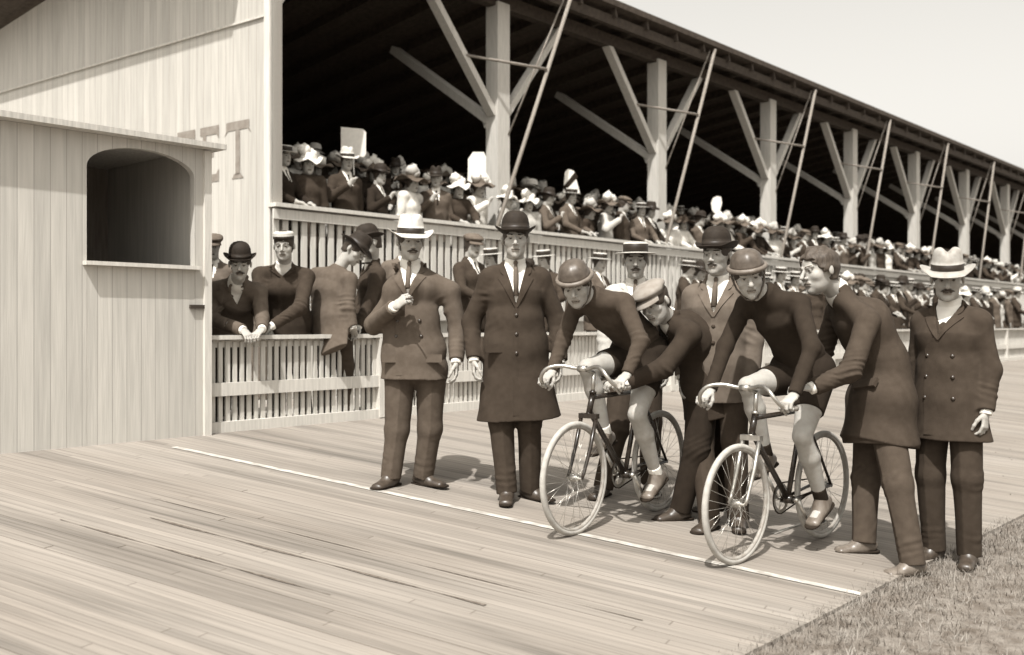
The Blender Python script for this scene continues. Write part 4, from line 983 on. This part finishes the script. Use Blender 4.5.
# ------------------------------------------------------------------ men leaning on the fence
def leaner(label, pel, chest, neck, head, shR, shL, elR, wrR, elL, wrL, f, hf, cm, hat, hatm, seed, must=False, zf=.547, **kw):
    pp = P(*pel); J = dict(root=V3(pp[0], pp[1]+.1, zf), f=unit(V3(f[0], f[1], 0)), H=1.7, pel=pp, chest=P(*chest), neck=P(*neck), head=P(*head), shR=P(*shR), shL=P(*shL), elR=P(*elR), wrR=P(*wrR), elL=P(*elL), wrL=P(*wrL))
    J['mid'] = J['pel']*.5+J['chest']*.5+V3(0, .02, 0); s = np.cross(J['f'], UP)
    for n, g in (('R', 1), ('L', -1)):
        J['hip'+n] = pp+s*g*.09-UP*.03; J['an'+n] = V3(pp[0], pp[1]+.12, zf+.087)+s*g*.12; J['kn'+n] = (J['hip'+n]+J['an'+n])/2+J['f']*.04; J['to'+n] = J['f']+s*g*.2
        J['hd'+n] = kw.pop('hd'+n, (unit(J['f']*.7-UP*.5-s*g*.5), unit(-UP-J['f']*.3), .8))
    J['hf'] = V3(*hf); J['hu'] = UP+J['f']*.15; 
    return person(J, label, 'men leaning on the trackside fence', 'sack', cm, pp[2]-.14-zf, (.20, .145), M_dark, None, hat, hatm, must, seed=seed, **kw)
def hemz(J): pass
leaner('man in black bowler and brown coat leaning on the fence beside the booth', (228, 320, 8.55), (233, 297, 8.36), (237, 281, 8.24), (240, 264, 8.10), (213, 291, 8.36), (259, 292, 8.30), (213, 320, 8.22), (243, 330, 8.0), (262, 318, 8.25), (262, 329, 8.05), (.2, -1), (.25, -1, -.25), cloth('lean coat', .09), 'bowler', M_felt, 8.2, True, vlen=.16)
leaner('man in dark buttoned coat and pale round cap leaning on the fence', (289, 320, 8.80), (284, 288, 8.66), (284, 266, 8.6), (284, 246, 8.5), (260, 275, 8.66), (307, 277, 8.66), (258, 308, 8.45), (264, 326, 8.3), (300, 308, 8.42), (272, 326, 8.25), (-.1, -1), (.05, -1, -.15), cloth('lean coat two', .036), 'pillbox', M_feltg, 9.4, False, vlen=.07, tie=False)
leaner('man in soft dark hat seated on the fence rail with his back to the track', (332, 318, 8.86), (330, 290, 8.90), (338, 270, 8.90), (354, 250, 8.90), (350, 280, 8.82), (316, 276, 8.98), (348, 308, 8.75), (353, 328, 8.72), (318, 305, 9.05), (330, 320, 9.12), (.5, .87), (.75, -.25, -.55), M_brown, 'fedora', M_felt, 10.1, False, shirt=False, tails=P(334, 350, 8.60))
leaner('man in black bowler turned towards the man seated on the fence', (374, 322, 9.42), (373, 285, 9.40), (372, 262, 9.38), (370, 243, 9.30), (378, 275, 9.24), (368, 275, 9.55), (370, 302, 9.12), (358, 327, 9.02), (360, 305, 9.45), (352, 322, 9.2), (-.9, -.4), (-.9, -.5, -.25), M_dark, 'bowler', M_felt, 11.3, False, vlen=.12, tie=False)
print('leaners done')
# ------------------------------------------------------------------ the crowd: a few bodies, many people
PROTO = {}
def proto(kind):
    if kind in PROTO: return PROTO[kind]
    H = 1.74 if kind[0] == 'm' else 1.64
    J = stand(0, 0, H, (0, -1), V3(.1 if kind[-1] == 'a' else -.25, -1, -.12), zg=0.)
    if kind in ('mb', 'wb'):
        for n, g in (('R', -1), ('L', 1)): J['el'+n] = V3(g*.25, -.10, 1.16); J['wr'+n] = V3(g*.14, -.30, 1.06); J['hd'+n] = (unit(V3(-g*.5, -.9, -.2)), V3(0, 0, -1), .6)
    if kind in ('mc', 'wc'): J['elR'] = V3(-.28, -.08, 1.15); J['wrR'] = V3(-.12, -.26, 1.30); J['hdR'] = (unit(V3(.6, -.2, .7)), V3(0, .6, -.6), .9)
    if kind[0] == 'w':
        for n, g in (('R', -1), ('L', 1)): J['sh'+n] = V3(g*.15, -.01, 1.34)
    v = Vox(V3(-.42, -.5, -.02), V3(.42, .25, H+.05), .0115)
    torso(v, J, -.02, .9 if kind[0] == 'm' else .8)
    for n in 'RL':
        v.seg(J['sh'+n], J['el'+n], .042, k=.02); v.seg(J['el'+n], J['wr'+n], .034, k=.02)
        d = unit(J['hd'+n][0]); v.seg(J['wr'+n], J['wr'+n]+d*.09, .034, .02, .036, .016, k=.01); v.seg(J['wr'+n]+d*.09, J['wr'+n]+d*.15+unit(J['hd'+n][1])*.03, .030, .014, k=.01)
        v.seg(J['hip'+n], J['kn'+n], .065, k=.03); v.seg(J['kn'+n], J['an'+n], .05, None, .04, k=.02); v.seg(J['an'+n]-UP*.03, J['an'+n]+unit(J['to'+n])*.14-UP*.05, .035, .03, k=.01)
    head_prims(v, J, 1.0, False)
    vs, q = v.mesh(); fm = face_class(J, V3(0, 0, 0))(vs[q].mean(1)); cc = vs[q].mean(1); fm[cc[:, 2] < .12] = 2
    S, Fw, Up = frame(J['hf'], J['hu']); d = cc-J['head']
    fm[((d@Fw)*.8-(d@Up)*.6 < .030) & (d@Up > -.06)] = 1
    body = mesh_from(vs, q, [M_skin, M_hair, M_eye, M_white_eye, M_lip], fm, True, 'person')
    v = Vox(V3(-.45, -.5, -.02), V3(.45, .3, 1.6), .013)
    torso(v, J, .012, 1.0 if kind[0] == 'm' else .86, k=.04)
    puff = .012 if kind[0] == 'w' else 0
    for n in 'RL': v.seg(J['sh'+n], J['el'+n], .062+puff*.6, None, .052+puff, k=.03); v.seg(J['el'+n], J['wr'+n], .052+puff, None, .042, k=.03, flat1=True)
    if kind[0] == 'm':
        v.seg(J['pel'], V3(0, 0, .76), .185, .14, .20, .15, side=X_, k=.05, flat1=True)
    else: v.seg(J['neck']-UP*.02, J['neck']+UP*.055, .052, .052, .050, .05, k=.01)
    v.apply(folds(len(kind)*3.7+ord(kind[1]), .006, 1.0))
    vs, q = v.mesh(); cc = vs[q].mean(1); fm = np.zeros(len(q), int)
    if kind[0] == 'm':
        dn = J['neck'][2]+.02-cc[:, 2]; fm[(cc[:, 1] < -.02) & (np.abs(cc[:, 0]) < .062-dn*.26) & (dn < .24)] = 1
        fm[(cc[:, 1] < -.02) & (np.abs(cc[:, 0]) < .012) & (dn < .24) & (dn > .03)] = 2
    coat = mesh_from(vs, q, [M_dark, M_white, M_dk], fm, True, 'coat')
    v = Vox(V3(-.36, -.36, -.02), V3(.36, .36, 1.1), .016)
    if kind[0] == 'm':
        v.seg(J['hipR'], J['hipL'], .12, k=.04)
        for n in 'RL': v.seg(J['hip'+n], J['kn'+n], .10, None, .078, k=.03); v.seg(J['kn'+n], J['an'+n]-UP*.03, .076, None, .066, k=.03, flat1=True)
    else:
        v.seg(V3(0, 0, 1.05), V3(0, 0, .78), .13, .11, .20, .17, side=X_, k=.05); v.seg(V3(0, 0, .78), V3(0, .03, .03), .20, .17, .33, .30, side=X_, k=.05, flat1=True)
    v.apply(lambda F, x, y, z: F-.008*np.sin(11*np.arctan2(y, x)+6*z)*np.clip(1.0-z, 0, 1))
    vs, q = v.mesh(); low = mesh_from(vs, q, [M_dark], None, True, 'trousers' if kind[0] == 'm' else 'skirt')
    PROTO[kind] = (body, coat, low, J['head'].copy(), frame(J['hf'], J['hu'])); return PROTO[kind]
RECOL = {}
def recol(me, m):
    k = (me.name, m.name)
    if k not in RECOL: c = me.copy(); c.materials[0] = m; RECOL[k] = c
    return RECOL[k]
HATS = {}
def hatmesh(kind, m, head, fr, pk, band=None):
    k = (kind, m.name, pk)
    if k not in HATS:
        o = make_hat(kind, m, head, fr, None, 'hat', band); HATS[k] = o.data; bpy.data.objects.remove(o)
    return HATS[k]
M_wht = cloth('white blouse', .62); M_tanc = cloth('tan', .24); M_fl = mat('pale feathers', .66, .9, .15, 60, .6, 120, dist=.01)
TONES = {'black': M_dk, 'dark': M_dark, 'brown': M_brown, 'grey': M_grey, 'pale': M_lt, 'white': M_wht}
HN = {'bowler': 'bowler', 'boater': 'boater', 'cap': 'flat cap', 'fedora': 'pale soft hat', 'darkfedora': 'dark soft hat', 'plume': 'feather-heaped hat', 'wide': 'wide dark hat', 'flower': 'wide trimmed hat', 'bonnet': 'small white hat', None: 'no hat'}
used = {}
def crowd(x, y, z, yaw, kind, hat, tonek, place, group, trt=None, label=None):
    body, coat, low, hc, fr = proto(kind)
    r = link('person', body, None, (x, y, z)); r.rotation_euler = (0, 0, yaw); s_ = random.uniform(.95, 1.045); r.scale = (s_, s_, s_)
    link('coat' if kind[0] == 'm' else 'blouse', recol(coat, TONES[tonek]), r)
    link('trousers' if kind[0] == 'm' else 'skirt', recol(low, TONES[trt or ('dark' if tonek != 'white' else random.choice(['white', 'black', 'grey']))]), r)
    if hat:
        hk, hm, bd = {'bowler': ('bowler', M_felt, None), 'boater': ('boater', M_straw, None), 'cap': ('cap', M_grey, None), 'fedora': ('fedora', M_feltg, None), 'darkfedora': ('fedora', M_felt, None),
                      'plume': ('plume', M_grey, M_fl), 'wide': ('wide', M_dark, M_dark), 'flower': ('flower', M_brown, M_lt), 'bonnet': ('bonnet', M_wht, M_wht)}[hat]
        link('hat', hatmesh(hk, hm, hc, fr, kind, bd), r)
    who = 'man' if kind[0] == 'm' else 'woman'; gar = 'coat' if kind[0] == 'm' else 'dress'
    lab = label or f"{who} in {HN[hat]} and {tonek} {gar}, {place}"
    tag(r, lab, 'person', group if not label else group)
    return r
YAW = math.atan2(-W[1], -W[0])+math.pi/2
random.seed(21)
WORD = ['before the first post', 'past the first post', 'past the second post', 'past the third post', 'past the fourth post', 'past the fifth post', 'past the sixth post']
def bay(u_): return WORD[min(6, max(0, int((u_-11.17)//4.33)+1))]
RN = ['at grandstand rail', 'second grandstand row', 'third grandstand row', 'fourth grandstand row']
RW = [9.78, 10.72, 11.4, 12.15]; SP = [.47, .52, .62, .85]; ST = [6.9, 7.0, 7.6, 8.4]; EN = [42, 37, 26, 18]
for ri in range(4):
    u_ = ST[ri]
    while u_ < EN[ri]:
        wj = RW[ri]+random.uniform(-.06, .06)
        p = uw(u_+random.uniform(-.08, .08), wj)
        woman = random.random() < (.62 if u_ < 22 else .45)
        if woman: hat = random.choice(['plume', 'plume', 'wide', 'flower', 'bonnet', 'flower']); tn = random.choice(['white', 'white', 'pale', 'dark', 'dark', 'black']); kd = random.choice(['wa', 'wb', 'wc'])
        else: hat = random.choice(['bowler', 'bowler', 'boater', 'boater', 'cap', 'darkfedora', 'fedora']); tn = random.choice(['black', 'black', 'dark', 'dark', 'brown']); kd = random.choice(['ma', 'mb', 'mc'])
        crowd(p[0], p[1], TIER[ri][2], YAW+random.uniform(-.6, .5), kd, hat, tn, RN[ri]+' '+bay(u_), 'spectators in the grandstand')
        u_ += SP[ri]*random.uniform(.85, 1.2)*(1 if u_ < 28 else 1.25)
# people standing behind the trackside fence
def at(px, Y, yaw, kind, hat, tn, label, tilt=0):
    return crowd((px-512)/1000*Y, Y, .547, yaw, kind, hat, tn, '', 'spectators behind the trackside fence', label=label)
at(213, 9.15, .15, 'ma', 'cap', 'grey', 'man in pale cap half hidden between the booth and the bowler-hatted leaner')
at(404, 10.1, .3, 'ma', 'cap', 'grey', 'man in grey flat cap looking past the shoulder of the man with the cigar')
at(470, 10.75, .9, 'mb', 'cap', 'dark', 'man in flat cap behind the gap between the two standing officials')
at(492, 12.2, -.3, 'mb', 'boater', 'brown', 'man in straw boater just behind the tall man in the overcoat')
at(545, 12.0, -.4, 'mb', 'boater', 'dark', 'man in straw boater beside the tall man, above the first cyclist')
at(528, 13.3, .2, 'ma', 'bowler', 'dark', 'small bowler-hatted man beyond the shoulder of the overcoated man')
at(597, 12.6, .9, 'mb', 'boater', 'brown', 'man in tilted boater behind the first cyclist')
at(690, 15.2, .3, 'ma', 'bowler', 'brown', 'bowler-hatted spectator between the boater man and the grey-suited man')
for px_, Y_c, hat_, tn_, lab_ in ((862, 18.5, 'cap', 'dark', 'man in flat cap just behind the back of the bareheaded helper'), (882, 19.2, 'bowler', 'black', 'dark-coated man in bowler in the gap left of the stout man'), (899, 19.9, 'darkfedora', 'dark', 'man in dark soft hat at the shoulder of the stout man')):
    at(px_, Y_c, YAW+.3, 'mb', hat_, tn_, lab_)
random.seed(33); u_ = 9.0
for row, (w0, sp_) in enumerate(((7.5, .49), (8.1, .62), (8.75, .85))):
    u_ = 12.2+row*1.6
    while u_ < (44, 34, 30)[row]:
        p = uw(u_, w0+random.uniform(-.15, .2))
        woman = random.random() < .2
        if woman: hat = random.choice(['plume', 'flower', 'bonnet']); tn = random.choice(['white', 'pale', 'dark']); kd = random.choice(['wa', 'wb'])
        else: hat = random.choice(['bowler', 'boater', 'boater', 'cap', 'darkfedora', 'fedora']); tn = random.choice(['black', 'black', 'dark', 'dark', 'brown']); kd = random.choice(['ma', 'mb', 'mc'])
        crowd(p[0], p[1], .547, YAW+random.uniform(-.7, .6), kd, hat, tn, ('at trackside fence ', 'second fence row ', 'third fence row ')[row]+bay(u_), 'spectators behind the trackside fence')
        u_ += sp_*random.uniform(.8, 1.5)*(1 if u_ < 27 else 1.3)
# things held above the crowd
def held(name, label, cat, px, py, u_w, pts, th=.01, m=M_white, stripe=None):
    w_ = u_w; r = (px-512)/1000; Y = w_/(W[1]+W[0]*r); c = P(px, py, Y)
    k = Y/1000; b = MB(); vs = [V3(x*k, 0, -y*k) for x, y in pts]; n = len(vs)
    b.add([v_+V3(0, -th/2, 0) for v_ in vs]+[v_+V3(0, th/2, 0) for v_ in vs], [tuple(range(n)), tuple(range(2*n-1, n-1, -1))]+[(i, i+n, (i+1) % n+n, (i+1) % n) for i in range(n)])
    o = b.build(name, [m], None, c); tag(o, label, cat)
    b = MB(); b.tube([V3(0, .02, -.10), V3(.03, .05, 2.4-c[2])], .009, 6); b.build('stick', [M_paint2], o)
    if stripe:
        b = MB(); vs = [V3(x*k, -th/2-.004, -y*k) for x, y in stripe]; b.add(vs, [tuple(range(len(vs)))]); b.build('stripe', [M_dk], o)
    return o
held('placard', 'blank pale square placard held above the hats near the lettered wall', 'placard', 353, 142, 10.3, [(-12, -15), (10, -13), (13, -10), (13, 12), (11, 15), (-9, 13), (-12, 10)])
held('placard', 'tall pale bottle-shaped placard held up left of the first post', 'placard', 477, 167, 10.0, [(-4, -15), (7, -15), (9, -10), (9, 5), (14, 14), (14, 17), (-10, 17), (-9, 5), (-9, -8)])
held('pennant', 'small pale pennant with a dark diagonal stripe above the crowd', 'pennant', 571, 181, 10.0, [(-6, -9), (-3, -12), (3, -10), (9, 12), (-8, 13)], stripe=[(4, -9), (7, -4), (-6, 10), (-8, 6)])
held('paddle', 'pale oval paddle held up right of the second post', 'paddle', 717, 206, 10.0, [(-4, -8), (0, -10), (4, -9), (5, -3), (3, 5), (-1, 9), (-5, 4), (-6, -3)])
print('objects', len(SC.objects))
